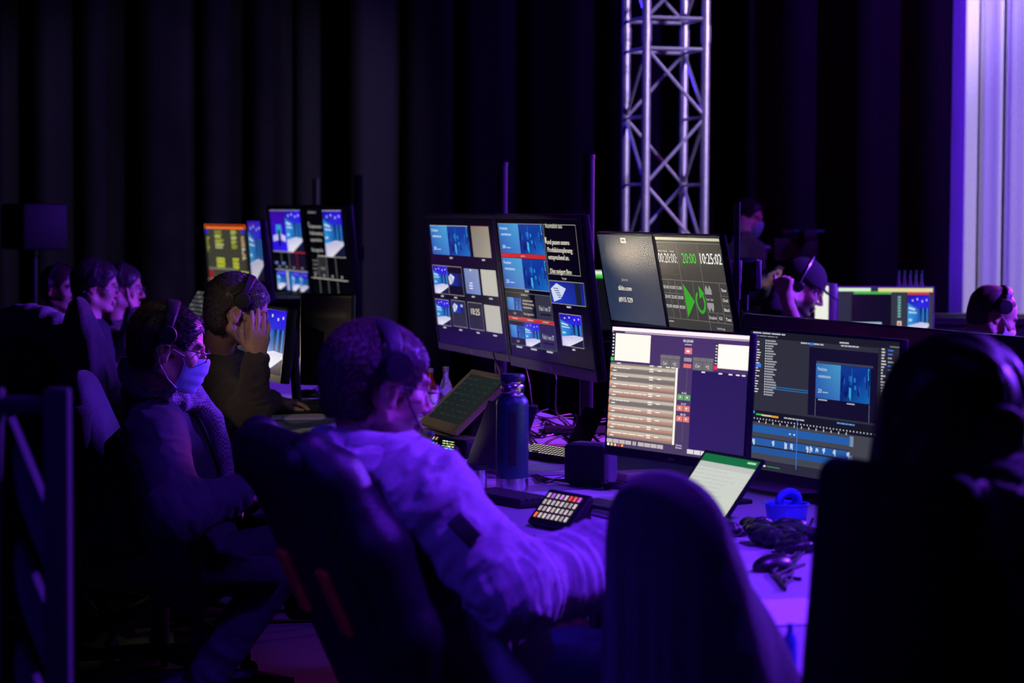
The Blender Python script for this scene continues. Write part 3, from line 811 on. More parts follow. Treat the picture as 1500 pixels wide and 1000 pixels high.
def vnormals(V, F):
    a = np.cross(V[F[:, 2]] - V[F[:, 0]], V[F[:, 3]] - V[F[:, 1]])
    N = np.zeros_like(V)
    for k in range(4): np.add.at(N, F[:, k], a)
    return N / np.maximum(np.linalg.norm(N, axis=1), 1e-12)[:, None]
def relax(V, F, it=1, lam=0.5):
    for _ in range(it):
        s = np.zeros_like(V); c = np.zeros(len(V))
        for k in range(4):
            np.add.at(s, F[:, k], V[F[:, (k + 1) % 4]] + V[F[:, (k - 1) % 4]]); np.add.at(c, F[:, k], 2)
        V = V + lam * (s / np.maximum(c, 1)[:, None] - V)
    return V
def mesh_obj(name, V, F, m, parent=None, col=None, origin=None):
    me = bpy.data.meshes.new(name)
    if origin is None: origin = np.zeros(3)
    V = np.asarray(V) - np.asarray(origin)
    F = np.asarray(F)
    me.vertices.add(len(V)); me.vertices.foreach_set('co', V.astype(np.float32).ravel())
    k = F.shape[1]
    me.loops.add(F.size); me.loops.foreach_set('vertex_index', F.ravel().astype(np.int32))
    me.polygons.add(len(F)); me.polygons.foreach_set('loop_start', np.arange(0, F.size, k, dtype=np.int32))
    me.update(calc_edges=True)
    me.polygons.foreach_set('use_smooth', np.ones(len(F), bool))
    me.materials.append(m)
    if col is not None:
        ca = me.color_attributes.new('Col', 'FLOAT_COLOR', 'POINT')
        c4 = np.ones((len(V), 4), np.float32); c4[:, :3] = col
        ca.data.foreach_set('color', c4.ravel())
    me.validate()
    o = bpy.data.objects.new(name, me); COL.objects.link(o)
    if parent is not None: o.parent = parent
    return o

def folds(V, F, bones, amp=0.006, seed=0, fine=0.0):
    """creases running round each limb, stronger near its joints; bones: (a, b, frequency, strength)"""
    N = vnormals(V, F)
    best = np.full(len(V), 1e9); disp = np.zeros(len(V))
    for bi, (a, b, fr, st) in enumerate(bones):
        a = np.array(a, float); b = np.array(b, float); ab = b - a; L = np.linalg.norm(ab); u = ab / L
        t = (V - a) @ u; tc = np.clip(t, 0, L)
        rv = V - a - tc[:, None] * u; d = np.linalg.norm(rv, axis=1)
        q = rv / np.maximum(d, 1e-6)[:, None]
        ns = np.stack([t * fr + seed * 3.1, q[:, 0] * 1.3 + q[:, 2] * .9 + bi * 7, q[:, 1] * 1.3 + t * fr * .25], 1)
        n1 = vnoise(ns, seed + bi); n2 = vnoise(ns * np.array([2.3, 1.6, 1.6]) + 11, seed + bi + 5)
        r = (1 - 2 * np.abs(n1)) * 0.8 + (1 - 2 * np.abs(n2)) * 0.35
        edge = np.abs(tc / L - 0.5) * 2
        val = r * st * (0.45 + 0.55 * edge)
        wgt = np.clip((best - d) / 0.04 + 0.5, 0, 1)
        disp = np.where(best > 1e8, val, disp * (1 - wgt) + val * wgt)
        best = np.minimum(best, d)
    if fine: disp = disp + fine * vnoise(V * 90, seed + 9)
    return V + N * (disp * amp)[:, None]

# ------------------------------------------------------------------ heads, hands, bodies
def rotm(yaw, pitch=0, roll=0):
    """columns: forward, left, up"""
    return Matrix.Rotation(R(yaw), 3, 'Z') @ Matrix.Rotation(-R(pitch), 3, 'Y') @ Matrix.Rotation(R(roll), 3, 'X')

class Head:
    def __init__(self, c, yaw, pitch=0, roll=0, s=1.0):
        self.c = Vector(c); self.M = rotm(yaw, pitch, roll); self.s = s
        self.A = np.array(self.M)
    def w(self, x, y, z): return self.c + self.M @ (Vector((x, y, z)) * self.s)
    def local(self, V): return ((V - np.array(self.c)) @ self.A) / self.s
    def mtx(self):
        m = (self.M * self.s).to_4x4(); m.translation = self.c; return m

def head_prims(S_, H, nose=1.0, jaw=1.0, beard=0.0):
    s = H.s; rows = H.A.T
    E = lambda c, r, k=0.02, op=1: S_.ell(H.w(*c), np.array(r) * s, rows, k, op)
    Cc = lambda a, b, r0, r1=None, k=0.012, op=1: S_.cap(H.w(*a), H.w(*b), r0 * s, (r0 if r1 is None else r1) * s, k, op)
    E((-.015, 0, .030), (.097, .076, .086))
    E((.035, 0, .028), (.055, .061, .062))
    E((.042, 0, -.035), (.050, .054, .070))
    for q in (1, -1):
        Cc((-.005, .050 * q, -.062), (.060, .020 * q, -.100), .020 * jaw, .017 * jaw, .02)
        E((.060, .040 * q, -.024), (.026, .022, .022), .02)
        Cc((.086, .040 * q, .020), (.093, .010 * q, .016), .0085, .009, .012)
    E((.074, 0, -.102), (.019, .021, .017), .015)
    for q in (1, -1): S_.ell(H.w(.099, .031 * q, -.002), np.array((.014, .017, .011)) * s, rows, .01, -1)
    for q in (1, -1): E((.081, .031 * q, -.003), (.012, .013, .012), .003)
    Cc((.092, 0, .008), (.114 * (.9 + .1 * nose), 0, -.032), .0075, .0115, .010)
    for q in (1, -1): E((.100, .0115 * q, -.038), (.012, .0075, .0085), .006)
    Cc((.093, -.016, -.067), (.096, 0, -.065), .0065, .0075, .004); Cc((.093, .016, -.067), (.096, 0, -.065), .0065, .0075, .004)
    Cc((.091, -.015, -.078), (.094, 0, -.079), .007, .0085, .004); Cc((.091, .015, -.078), (.094, 0, -.079), .007, .0085, .004)
    for q in (1, -1):
        a = np.array(rotm(0, 0, 0))
        E((-.010, .080 * q, -.010), (.020, .0085, .033), .006)
        S_.ell(H.w(-.006, .089 * q, -.006), np.array((.011, .0065, .020)) * s, rows, .005, -1)
        E((-.002, .081 * q, -.034), (.009, .007, .010), .006)

def head_colors(V, H, base, lips=(.50, .2, .17), brow=(.05, .03, .02), beard=None, seed=0):
    L = H.local(V)
    c = np.tile(np.array(base, float), (len(V), 1))
    x, y, z = L[:, 0], L[:, 1], L[:, 2]
    def blend(mask, q): 
        m = np.clip(mask, 0, 1)[:, None]; return c * (1 - m) + np.array(q) * m
    near = (np.abs(L) < 0.14).all(1)
    c = np.where(near[:, None], blend(1.6 - 1.6 * np.sqrt(((y) / .026) ** 2 + ((z + .072) / .014) ** 2 + ((x - .097) / .016) ** 2), lips), c)
    for q in (1, -1):
        d = np.sqrt(((x - .088) / .012) ** 2 + ((y - .031 * q) / .011) ** 2 + ((z + .003) / .0065) ** 2)
        c = np.where((near & (d < 1))[:, None], np.array((.7, .68, .66)), c)
        d = np.sqrt(((x - .094) / .008) ** 2 + ((y - .031 * q) / .0048) ** 2 + ((z + .003) / .0048) ** 2)
        c = np.where((near & (d < 1))[:, None], np.array((.03, .03, .03)), c)
        m = 2.5 - 2.5 * np.sqrt(((x - .094) / .022) ** 2 + ((y - .033 * q) / .024) ** 2 + ((z - .0235 + .1 * np.abs(y - .02 * q)) / .0055) ** 2)
        c = np.where(near[:, None], blend(m, brow), c)
    if beard is not None:
        st = vnoise(V * 400, seed) * .3
        m = np.clip((-.045 - z + .25 * (x - .05)) / .015 + st, 0, 1) * (x > -.03) * (z > -.135)
        m = m * np.clip(np.sqrt((y / .022) ** 2 + ((z + .072) / .011) ** 2) * 2 - 1, 0, 1)
        c = np.where(near[:, None], blend(m * .85, beard), c)
    # a little redder on nose, cheeks and ears
    red = np.exp(-(((x - .11) / .02) ** 2 + (y / .02) ** 2 + ((z + .035) / .02) ** 2)) + .7 * np.exp(-(((x + .01) / .03) ** 2 + ((np.abs(y) - .085) / .012) ** 2 + ((z + .01) / .03) ** 2))
    c = c * (1 - .25 * (red * near)[:, None] * np.array((0, 1, 1)))
    return c

def hair_obj(H, parent, color, length=0.014, tuft=0.02, n=2600, seed=0, cut=None, flow=(-.7, 0, -.55), vox=0.0045, bald=False, extra=None, wild=0.35, name='hair', cap=0.010, nape=-.098):
    rs_ = np.random.RandomState(seed)
    s = H.s; rows = H.A.T
    S_ = SDF()
    g = cap
    S_.ell(H.w(-.017, 0, .032), (np.array((.097, .076, .086)) + g) * s, rows, .02)
    S_.ell(H.w(.028, 0, .034), (np.array((.055, .061, .060)) + g) * s, rows, .02)
    S_.ell(H.w(-.045, 0, -.03), (np.array((.058, .062, .060)) + g * .6) * s, rows, .03)
    if extra: extra(S_, H)
    def face(x):
        L = H.local(x)
        d1 = (L[:, 0] * .85 - .53 * L[:, 2]) - (.040 if cut is None else cut)
        d1 = d1 * s
        d2 = np.minimum(-.028 + .0 * L[:, 2] - L[:, 2], (L[:, 0] + .022)) * s   # below ear level in front of the nape
        d3 = (nape - L[:, 2]) * s
        ear = (0.034 - np.sqrt(((L[:, 0] - .002) * .8) ** 2 + (L[:, 2] + .018) ** 2)) * s
        return -np.maximum(np.maximum(d1, np.maximum(d2, d3)), np.maximum(ear, -1) * (np.abs(L[:, 1]) > .06) - 1 * (np.abs(L[:, 1]) <= .06))
    S_.fn(face, .006)
    V, F = S_.mesh(vox)
    N = vnormals(V, F)
    L = H.local(V)
    fl = H.A @ np.array(flow)
    ang = vnoise(np.stack([L[:, 1] * 120, L[:, 0] * 25, L[:, 2] * 25], 1), seed)
    V2 = V + N * (ang * .0022)[:, None]
    # tufts
    k = rs_.randint(0, len(V), n)
    p = V[k]; nn = N[k]; Lk = L[k]
    fw = H.A @ np.array((1, 0, 0)); up = H.A @ np.array((0, 0, 1)); lf = H.A @ np.array((0, 1, 0))
    # flow: away from the crown, down at the sides and back
    base = np.where((Lk[:, 0] > .02)[:, None], fw * .35 + lf * np.sign(flow[1] + .01) * .5, -fw * .5) + (-up) * 0.75
    if flow[0] > 0: base = np.where((Lk[:, 2] > .05)[:, None], fw * .9 + lf * .2, base)
    base = base + rs_.normal(0, wild, (n, 3))
    t = base - (base * nn).sum(1)[:, None] * nn
    t /= np.maximum(np.linalg.norm(t, axis=1), 1e-6)[:, None]
    sd = np.cross(t, nn)
    Ls = tuft * rs_.uniform(.6, 1.4, n); w0 = rs_.uniform(.0008, .0016, n)
    lift = rs_.uniform(.02, .30, n)
    TV = []; TF = []; nb = len(V2)
    p0 = p - nn * .002; p1 = p + t * (Ls * .5)[:, None] + nn * (lift * Ls * .45)[:, None]; p2 = p + t * Ls[:, None] + nn * (lift * Ls * .35)[:, None]
    W = (sd * w0[:, None])
    H3 = nn * w0[:, None]
    TV = np.stack([p0 - W, p0 + W, p1 - W * .8, p1 + W * .8, p2, p0 + H3, p1 + H3], 1).reshape(-1, 3)
    i = np.arange(n) * 7 + nb
    TF = np.concatenate([np.stack([i + 0, i + 2, i + 6, i + 5], 1), np.stack([i + 5, i + 6, i + 3, i + 1], 1),
                         np.stack([i + 2, i + 4, i + 4, i + 6], 1), np.stack([i + 6, i + 4, i + 4, i + 3], 1)])
    quads = TF[:2 * n]; tris = TF[2 * n:][:, [0, 1, 3]]
    Vall = np.concatenate([V2, TV])
    cb_ = np.array(color)
    cc_ = np.concatenate([np.tile(cb_ * .8, (len(V2), 1)), np.repeat(cb_ * rs_.uniform(.6, 1.6, (n, 1)), 7, 0)])
    o = mesh_obj(name, Vall, np.concatenate([F, quads, np.stack([tris[:, 0], tris[:, 1], tris[:, 2], tris[:, 2]], 1)]) if False else np.concatenate([F, quads]), hair_mat, parent, cc_)
    return o

def hand_prims(S_, wrist, dirv, pn, curl=25, spread=1.0, thumb=1, s=1.0, curls=None, thumb_in=0.5):
    """wrist point, direction of the fingers, palm normal (the way the palm faces), thumb side +1/-1"""
    d = Vector(dirv).normalized(); n = Vector(pn); n = (n - d * n.dot(d)).normalized(); l = d.cross(n) * thumb
    w0 = Vector(wrist)
    W = lambda x, y, z: w0 + (d * x + l * y + n * z) * s
    S_.cap(W(-.03, 0, 0), W(.01, 0, 0), .026 * s, .027 * s, .02)
    S_.cap(W(.01, .012, 0), W(.082, .028, 0), .016 * s, .0125 * s, .015)
    S_.cap(W(.01, 0, 0), W(.086, .008, 0), .017 * s, .013 * s, .015)
    S_.cap(W(.01, -.008, 0), W(.083, -.012, 0), .017 * s, .0125 * s, .015)
    S_.cap(W(.01, -.014, 0), W(.074, -.031, 0), .016 * s, .0115 * s, .015)
    S_.ell(W(.035, .022, .010), np.array((.030, .016, .014)) * s, [list(d), list(l), list(n)], .015)
    Ls = (.072, .082, .076, .060); ys = (.029, .009, -.012, -.031); xs = (.088, .092, .088, .078); rr = (.0088, .009, .0085, .0075)
    for i in range(4):
        c = R((curls[i] if curls else curl + 3 * i)); sp = (0.10, .03, -.05, -.13)[i] * spread
        p = W(xs[i], ys[i], 0); a = 0
        for j, fr in enumerate((.46, .30, .24)):
            a += c * (1, 1.15, .8)[j]
            dd = d * math.cos(a) * math.cos(sp) + l * math.sin(sp) * math.cos(a) + n * math.sin(a)
            q = p + dd * Ls[i] * fr * s
            S_.cap(p, q, rr[i] * s * (1 - .07 * j), rr[i] * s * (.95 - .08 * j), .003)
            p = q
    t0 = W(.022, .026, .006); t1 = t0 + (d * .030 + l * .026 + n * .012 * thumb_in * 2) * s; t2 = t1 + (d * .032 + l * .010 * (1 - thumb_in) + n * .012 * thumb_in) * s; t3 = t2 + (d * .026 - l * .002 + n * .006) * s
    S_.cap(t0, t1, .014 * s, .0115 * s, .008); S_.cap(t1, t2, .011 * s, .010 * s, .004); S_.cap(t2, t3, .010 * s, .0085 * s, .004)

class Person:
    """everything in room metres; builds body, hair and clothing as one top-level thing"""
    def __init__(self, label, head, sh, pel, byaw, group=None, shw=0.19, skin_col=(.60, .36, .27)):
        self.H = head; self.sh = Vector(sh); self.pel = Vector(pel); self.yaw = byaw
        self.f = Vector((math.cos(R(byaw)), math.sin(R(byaw)), 0)); self.l = Vector((-self.f.y, self.f.x, 0))
        self.u = (self.sh - self.pel).normalized()
        self.fw = (self.f - self.u * self.f.dot(self.u)).normalized(); self.lf = self.u.cross(self.fw)
        self.RS = self.sh - self.lf * shw; self.LS = self.sh + self.lf * shw
        self.skin_col = skin_col; self.label = label
        self.arms = {}; self.hands = {}; self.legs = {}
        self.neck = self.sh + self.u * .075
        base = Vector((self.pel.x, self.pel.y, 0))
        self.base = base
    def arm(self, side, elbow, wrist, hdir=None, pn=(0, 0, -1), **kw):
        self.arms[side] = (Vector(elbow), Vector(wrist))
        if hdir is None: hdir = (Vector(wrist) - Vector(elbow)).normalized()
        self.hands[side] = (hdir, pn, kw)
    def leg(self, side, knee, ankle): self.legs[side] = (Vector(knee), Vector(ankle))
    def sit_legs(self, knee_z=.55, reach=.43, foot=.1, spread=.12):
        for sd, q in (('R', -1), ('L', 1)):
            k = self.pel + self.f * reach + self.l * q * spread; k.z = knee_z
            a = k + self.f * foot; a.z = .09
            self.leg(sd, k, a)
    def rows(self): return [list(self.fw), list(self.lf), list(self.u)]
    def torso(self, S_, g=0.0, belly=0.0, width=1.0):
        rw = self.rows(); m = lambda t, x=0, y=0: self.sh.lerp(self.pel, t) + self.fw * x + self.lf * y
        S_.ell(m(.30), np.array((.115 + g, .165 * width + g, .20 + g)), rw, .06)
        S_.ell(m(.65, .01 + belly * .5), np.array((.115 + g + belly, .150 * width + g, .17 + g)), rw, .07)
        S_.ell(m(.98, .01), np.array((.125 + g, .170 * width + g, .12 + g)), rw, .06)
        for q in (self.RS, self.LS):
            S_.cap(self.neck - self.u * .01, q + self.u * .005, .048 + g, .058 + g, .05)
    def build(self, mats, hair=None, vox=0.005, gvox=None, garment='sweater', g=0.018, belly=0.0, sleeve=1.0, amp=0.007, freq=26, hood=False, collar=False, seed=1,
              trousers=None, shoe=True, cuff=1.0, fore=1.1, beard=None, nose=1.0, jaw=1.0, sleeves_to=0.93, gname='sweater', garm_extra=None, width=1.0, fine=0.0, neck_r=.056, short=False):
        H = self.H
        gvox = gvox or vox * 1.5
        # skin: one continuous surface
        B = SDF()
        head_prims(B, H, nose, jaw)
        B.cap(H.w(-.030, 0, -.035), self.neck - self.u * .05 - self.fw * .01, neck_r, neck_r + .006, .03)
        self.torso(B, -.012, belly, width)
        for sd in self.arms:
            sp = self.RS if sd == 'R' else self.LS; e, w_ = self.arms[sd]
            B.cap(sp, e, .050, .042, .03); B.cap(e, w_, .041, .027, .02)
            hd, pn, kw = self.hands[sd]
            hand_prims(B, w_, hd, pn, thumb=(1 if sd == 'R' else -1) * kw.pop('tside', 1), **kw)
        for sd, (kn, an) in self.legs.items():
            hp = self.pel + self.lf * (.09 if sd == 'L' else -.09)
            B.cap(hp, kn, .078, .055, .04); B.cap(kn, an, .052, .036, .02)
            B.cap(an - Vector((0, 0, .03)), an + self.f * .13 - Vector((0, 0, .055)), .035, .026, .02)
        V, F = B.mesh(vox)
        V = relax(V, F, 1, .3)
        col = head_colors(V, H, self.skin_col, beard=beard, seed=seed)
        root = mesh_obj('person', V, F, skin, None, col, origin=self.base)
        root.location = self.base
        tag(root, self.label, 'person')
        self.root = root
        inv = Matrix.Translation(-self.base)
        def child(o): o.matrix_parent_inverse = inv; return o
        self.child = child
        # upper garment
        G = SDF()
        self.torso(G, g, belly, width)
        bones = [(self.sh + self.u * .05, self.pel, 9, 1.0)]
        for sd in self.arms:
            sp = self.RS if sd == 'R' else self.LS; e, w_ = self.arms[sd]
            if short:
                m_ = sp.lerp(e, .62); G.cap(sp, m_, .058 + g, .060 + g, .05); bones.append((sp, m_, freq, .8)); continue
            G.cap(sp, e, (.052 + g) * sleeve, (.046 + g) * sleeve, .05)
            we = e.lerp(w_, sleeves_to)
            G.cap(e, we, (.045 + g) * sleeve, (.031 + g * .7) * sleeve * cuff, .03)
            bones.append((sp, e, freq * .7, 1.0)); bones.append((e, we, freq * 1.25, fore))
        if hood:
            nb = self.neck + self.u * .035
            pts = [nb + (self.fw * (math.cos(a) * .088 - .012) + self.lf * math.sin(a) * .108) + self.u * (-.055 * math.cos(a) - .012) for a in [2 * PI * k / 12 for k in range(13)]]
            G.chain(pts, [.027] * 13, .006)
            pts = [nb + (self.fw * (math.cos(a) * .118 - .030) + self.lf * math.sin(a) * .150) + self.u * (-.060 * math.cos(a) - .058) for a in [R(35 + 290 * k / 12) for k in range(13)]]
            G.chain(pts, [.026, .034, .040, .044, .048, .050, .052, .050, .048, .044, .040, .034, .026], .008)
            G.ell(nb - self.fw * .150 - self.u * .110, (.035, .10, .06), self.rows(), .012)
            bones.append((nb - self.lf * .14 - self.fw * .1, nb + self.lf * .14 - self.fw * .1, 14, 1.3))
        if collar:
            nb = self.neck - self.u * .0
            pts = [nb + (self.fw * math.cos(a) * .070 + self.lf * math.sin(a) * .078) + self.u * (-.025 * math.cos(a)) for a in [2 * PI * k / 12 for k in range(13)]]
            G.chain(pts, [.017] * 13, .02)
        if garm_extra: garm_extra(G, self)
        V, F = G.mesh(gvox)
        V = relax(V, F, 1, .3)
        V = folds(V, F, bones, amp, seed, fine)
        child(mesh_obj(gname, V, F, mats[0], root))
        if self.legs:
            T = SDF()
            T.ell(self.pel + self.fw * .01, (.135 + .012, .175 + .01, .12), self.rows(), .05)
            bn = []
            for sd, (kn, an) in self.legs.items():
                hp = self.pel + self.lf * (.09 if sd == 'L' else -.09)
                a2 = kn.lerp(an, .93)
                T.cap(hp, kn, .092, .070, .04); T.cap(kn, a2, .068, .056, .03)
                bn += [(hp, kn, 12, 1.0), (kn, a2, 14, 1.0)]
            V, F = T.mesh(max(gvox, .009)); V = folds(V, F, bn, amp * .9, seed + 3)
            child(mesh_obj('trousers', V, F, mats[1], root))
            if shoe:
                for sd, (kn, an) in self.legs.items():
                    X = SDF(); t0 = Vector((an.x, an.y, .045)); t1 = t0 + self.f * .15
                    X.cap(t0 - self.f * .03 + Vector((0, 0, .03)), t0 + Vector((0, 0, .035)), .046, .05, .03); X.cap(t0 - self.f * .04, t1, .040, .038, .02)
                    X.half((0, 0, .004), (0, 0, -1))
                    V, F = X.mesh(.009); child(mesh_obj('shoe', V, F, matte_black, root))
        if hair is not None:
            o = hair_obj(H, root, **hair); child(o)
        return root

def head_child(b, name, mats, person, H):
    """part given in head coordinates"""
    o = b.build(name, mats, person.root)
    o.matrix_parent_inverse = Matrix.Translation(-person.base)
    o.matrix_basis = H.mtx()
    return o
def headphones(person, H, m=None, mic=None, cup=.036, r=.100, band=.012, tilt=-8, both=True, pad=None, cz=0.0):
    m = m or black_plastic
    T = Matrix.Rotation(R(tilt), 4, 'Y')
    b = MB()
    pts = []
    for k in range(25):
        a = PI * (k / 24)
        pts.append(T @ Vector((-.01, math.cos(a) * .096, .004 + cz + math.sin(a) * (.124 - cz))))
    # flat padded band
    V = []; Fc = []
    for i, p in enumerate(pts):
        a = PI * i / 24; wd = band * (.7 + .6 * math.sin(a)); nrm = T @ Vector((0, math.cos(a), math.sin(a)))
        x = T @ Vector((1, 0, 0)) 
        for (sx, sn) in ((-1, 0), (-.7, .5), (.7, .5), (1, 0), (.7, -.5), (-.7, -.5)):
            V.append(p + x * wd * sx + nrm * .007 * sn)
    for i in range(24):
        for k in range(6):
            k2 = (k + 1) % 6; Fc.append((i * 6 + k, i * 6 + k2, i * 6 + 6 + k2, i * 6 + 6 + k))
    Fc.append((5, 4, 3, 2, 1, 0)); Fc.append(tuple(24 * 6 + k for k in range(6)))
    b.add(V, Fc, smooth=True)
    hp = head_child(b, 'headphones', m, person, H)
    for q in ((1, -1) if both else (-1,)):
        b = MB()
        mt = Matrix.Translation(T @ Vector((-.008, .098 * q, -.006 + cz))) @ Matrix.Rotation(R(-90 * q), 4, 'X')
        b.lathe([(cup * .55, .020), (cup * .9, .019), (cup, .012), (cup, .002), (cup * .93, -.004), (cup, -.006), (cup * .98, -.018), (cup * .8, -.021)], 28, mtx=mt)
        o = b.build('ear_cup', m, hp)
    if mic:
        b = MB(); b.tube([(.0, -.1, -.02 + cz), (.03, -.102, -.05 + cz * .4), (.07, -.085, -.075), (.105, -.05, -.08)], .0025); b.tube([(.1, -.055, -.08), (.112, -.04, -.079)], .006)
        b.build('microphone_boom', m, hp)
    return hp
def glasses(person, H, m=None):
    m = m or black_plastic
    b = MB()
    for q in (1, -1):
        pts = [(.112 - abs(math.cos(a)) * .0 - .10 * (abs(.032 * q + math.cos(a) * .024) ** 2) * 12 * .1, .032 * q + math.cos(a) * .025, -.002 + math.sin(a) * .019) for a in [2 * PI * k / 20 for k in range(20)]]
        b.tube(pts, .0017, 6, closed=True)
        b.tube([(.109, .056 * q, .004), (.095, .071 * q, .004), (.04, .078 * q, .004), (-.005, .083 * q, .002), (-.03, .082 * q, -.018)], .0017, 6)
    b.tube([(.113, .008, .002), (.118, 0, .005), (.113, -.008, .002)], .0017, 6)
    return head_child(b, 'glasses', m, person, H)
def face_mask(person, H, m=None, low=0.0):
    m = m or mask_mat
    nu, nv = 21, 19
    V = []; Fc = []
    for lay in (0, 1):
        for j in range(nv):
            v = j / (nv - 1)
            z = -.012 - .106 * v - low
            for i in range(nu):
                u = i / (nu - 1) * 2 - 1
                zz = z + (-.004 if v < .1 else 0) * abs(u) + .010 * abs(u) ** 1.5 * (v - .35)
                y = u * (.064 - .018 * v ** 2)
                prof = .126 - .030 * v ** 2 if v > .25 else .120 + .006 * math.sin(v / .25 * PI / 2)
                x = prof - (.066 - .012 * v) * abs(u) ** 1.75 - .008 * abs(u) + .0016 * math.sin(v * PI * 7) * (1 - abs(u) ** 2)
                V.append((x - lay * .0025, y, zz))
    n1 = nu * nv
    for j in range(nv - 1):
        for i in range(nu - 1):
            a = j * nu + i; Fc.append((a, a + nu, a + nu + 1, a + 1)); Fc.append((n1 + a, n1 + a + 1, n1 + a + nu + 1, n1 + a + nu))
    rim = [j * nu for j in range(nv)] + [(nv - 1) * nu + i for i in range(1, nu)] + [j * nu + nu - 1 for j in range(nv - 2, -1, -1)] + [i for i in range(nu - 2, 0, -1)]
    for i in range(len(rim)):
        a, b_ = rim[i], rim[(i + 1) % len(rim)]; Fc.append((a, n1 + a, n1 + b_, b_))
    b = MB(); b.add(V, Fc, smooth=True)
    o = head_child(b, 'face_mask', m, person, H)
    for q in (1, -1):
        b = MB()
        b.tube([(.050, .064 * q, -.014), (.018, .077 * q, -.002), (-.012, .087 * q, .012), (-.03, .086 * q, -.006)], .0014, 6)
        b.tube([(.046, .047 * q, -.106), (.018, .068 * q, -.085), (-.012, .083 * q, -.048), (-.03, .086 * q, -.006)], .0014, 6)
        b.build('ear_loop', paper, o)
    return o
# ------------------------------------------------------------------ furniture and equipment
V3 = Vector
DT = V3((.301, -.954, 0)); DN = V3((.954, .301, 0))       # along the desk row towards us / away from its users
DESK_Z = .74
def edge_pt(y): return V3((-1.15 + .3155 * (9.3 - y), y, 0))
def desk_pt(px, py, z=DESK_Z):
    o = V3((0, 0, CAM_H)); d = _fwd + _right * (px - 750) / F_PX - _up * (py - 500) / F_PX
    t = (z - o.z) / d.z
    return o + d * t
def yaw_m(loc, yaw): 
    m = Matrix.Rotation(R(yaw), 4, 'Z'); m.translation = loc; return m

# tables ------------------------------------------------------------
def make_table():
    root = empty('desk', label='long work table', cat='desk')
    b = MB(); b.box((0, 0, DESK_Z - .015), (1.96, 1.30, .03), bevel=.004); b.build('tabletop', desk_cover, root)
    b = MB()
    for s_ in (-1, 1):
        b.box((0, s_ * .58, DESK_Z - .055), (1.8, .03, .05)); b.box((s_ * .9, 0, DESK_Z - .055), (.03, 1.13, .05))
    b.build('apron_frame', matte_black, root)
    for sx in (-1, 1):
        for sy in (-1, 1):
            b = MB(); b.tube([(sx * .92, sy * .58, .0), (sx * .92, sy * .58, DESK_Z - .03)], .018, 12); b.build('leg', pole_metal, root)
    return root
t0 = make_table()
TL = ['pale table nearest the camera, mostly hidden by the draped chair',
      'pale table carrying the thermos flask and the playlist monitor',
      'pale table behind the thermos flask, under the middle pair of televisions',
      'pale table with papers and mouse before the man holding his face',
      'pale table beyond the black monitor back, farthest of the row']
for i in range(5):
    t = t0 if i == 0 else copy_tree(t0)
    y0 = 3.45 + i * 1.965 * .954
    c = edge_pt(y0 + .98 * .954) + DN * .65
    t.location = c; t.rotation_euler = (0, 0, math.atan2(DT.y, DT.x))
    t['label'] = TL[i]; t['group'] = 'tables in the desk row'

# poles behind the televisions -------------------------------------------------
def stand(name, x, y, z0, z1, r, label, tv=None, group=None, head=None, basew=.16, cap=True):
    root = empty(name, (x, y, z0), label=label, cat='stand', group=group)
    b = MB(); b.tube([(0, 0, .0), (0, 0, z1 - z0)], r, 20); b.tube([(0, 0, z1 - z0 - .012), (0, 0, z1 - z0 + .002)], r * 1.06, 20); b.build('pole', pole_metal, root)
    b = MB(); b.box((0, 0, .006), (basew, basew, .012), bevel=.003); b.tube([(0, 0, 0), (0, 0, .06)], r * 1.4, 16); b.build('base_plate', matte_black, root)
    if tv is not None:
        d_ = V3(tv) - V3((x, y, tv[2])); L_ = d_.length
        b = MB(); b.tube([(0, 0, tv[2] - z0), (d_.x * .8, d_.y * .8, tv[2] - z0)], .018, 10); b.tube([(0, 0, tv[2] - z0 - .04), (0, 0, tv[2] - z0 + .04)], r * 1.35, 16)
        b.build('mounting_bracket', matte_black, root)
    return root
def on(c, rv, nv, t, back): return c + rv * t - nv * back
for (cc_, rv, nv, ts, z0, labs) in ((c1, TVR, TVN, ((-.40, 1.73), (.611, 1.74)), DESK_Z, ('black pole rising behind the left middle television', 'black pole rising behind the right middle television')),
                                    (c0, BR, BN, ((-.30, 1.73), (.668, 1.74)), 0.0, ('black pole behind the far pair of televisions, its left one', 'black pole right beside the far pair of televisions, with a small clamp'))):
    for (t, zt), lb in zip(ts, labs):
        p = on(cc_, rv, nv, t, .125)
        q = on(cc_, rv, nv, t, .07)
        stand('display_stand', p.x, p.y, z0, zt, .0245, lb, tv=(q.x, q.y, cc_.z), group='display poles', basew=.3 if z0 else .5)
# raised monitors: pole with clamp
p = on(c2, MR, MN, .49, .055)
mp_ = P(1079, 400, 486)
q = on(c2, MR, MN, .40, .05)
st = stand('display_stand', mp_.x, mp_.y, DESK_Z, 1.565, .0095, 'thin silver-edged pole beside the countdown monitor', tv=(q.x, q.y, c2.z), basew=.14)
q2 = on(c2, MR, MN, -.27, .10)
stand('display_stand', q2.x, q2.y, DESK_Z, 1.34, .016, 'short black pole behind the slate blue joining monitor', tv=tuple(on(c2, MR, MN, -.27, .05)), basew=.16)
cl = empty('clamp_box', P(1092, 402, 478), R(-70), label='small black box with two grey plates clamped to the thin pole', cat='device')
b = MB(); b.box((0, 0, 0), (.05, .085, .105), bevel=.018, seg=4); b.build('body', black_plastic, cl)
for q_ in (-1, 1):
    b = MB(); b.box((.0, q_ * .033, 0), (.0555, .018, .088), bevel=.002); b.build('side_plate', mat('grey_plate', (.6, .6, .66), .5, noise=.05), cl)
b = MB(); b.tube([(0, 0, -.04), (0, 0, -.11)], .012); b.build('clamp', matte_black, cl)

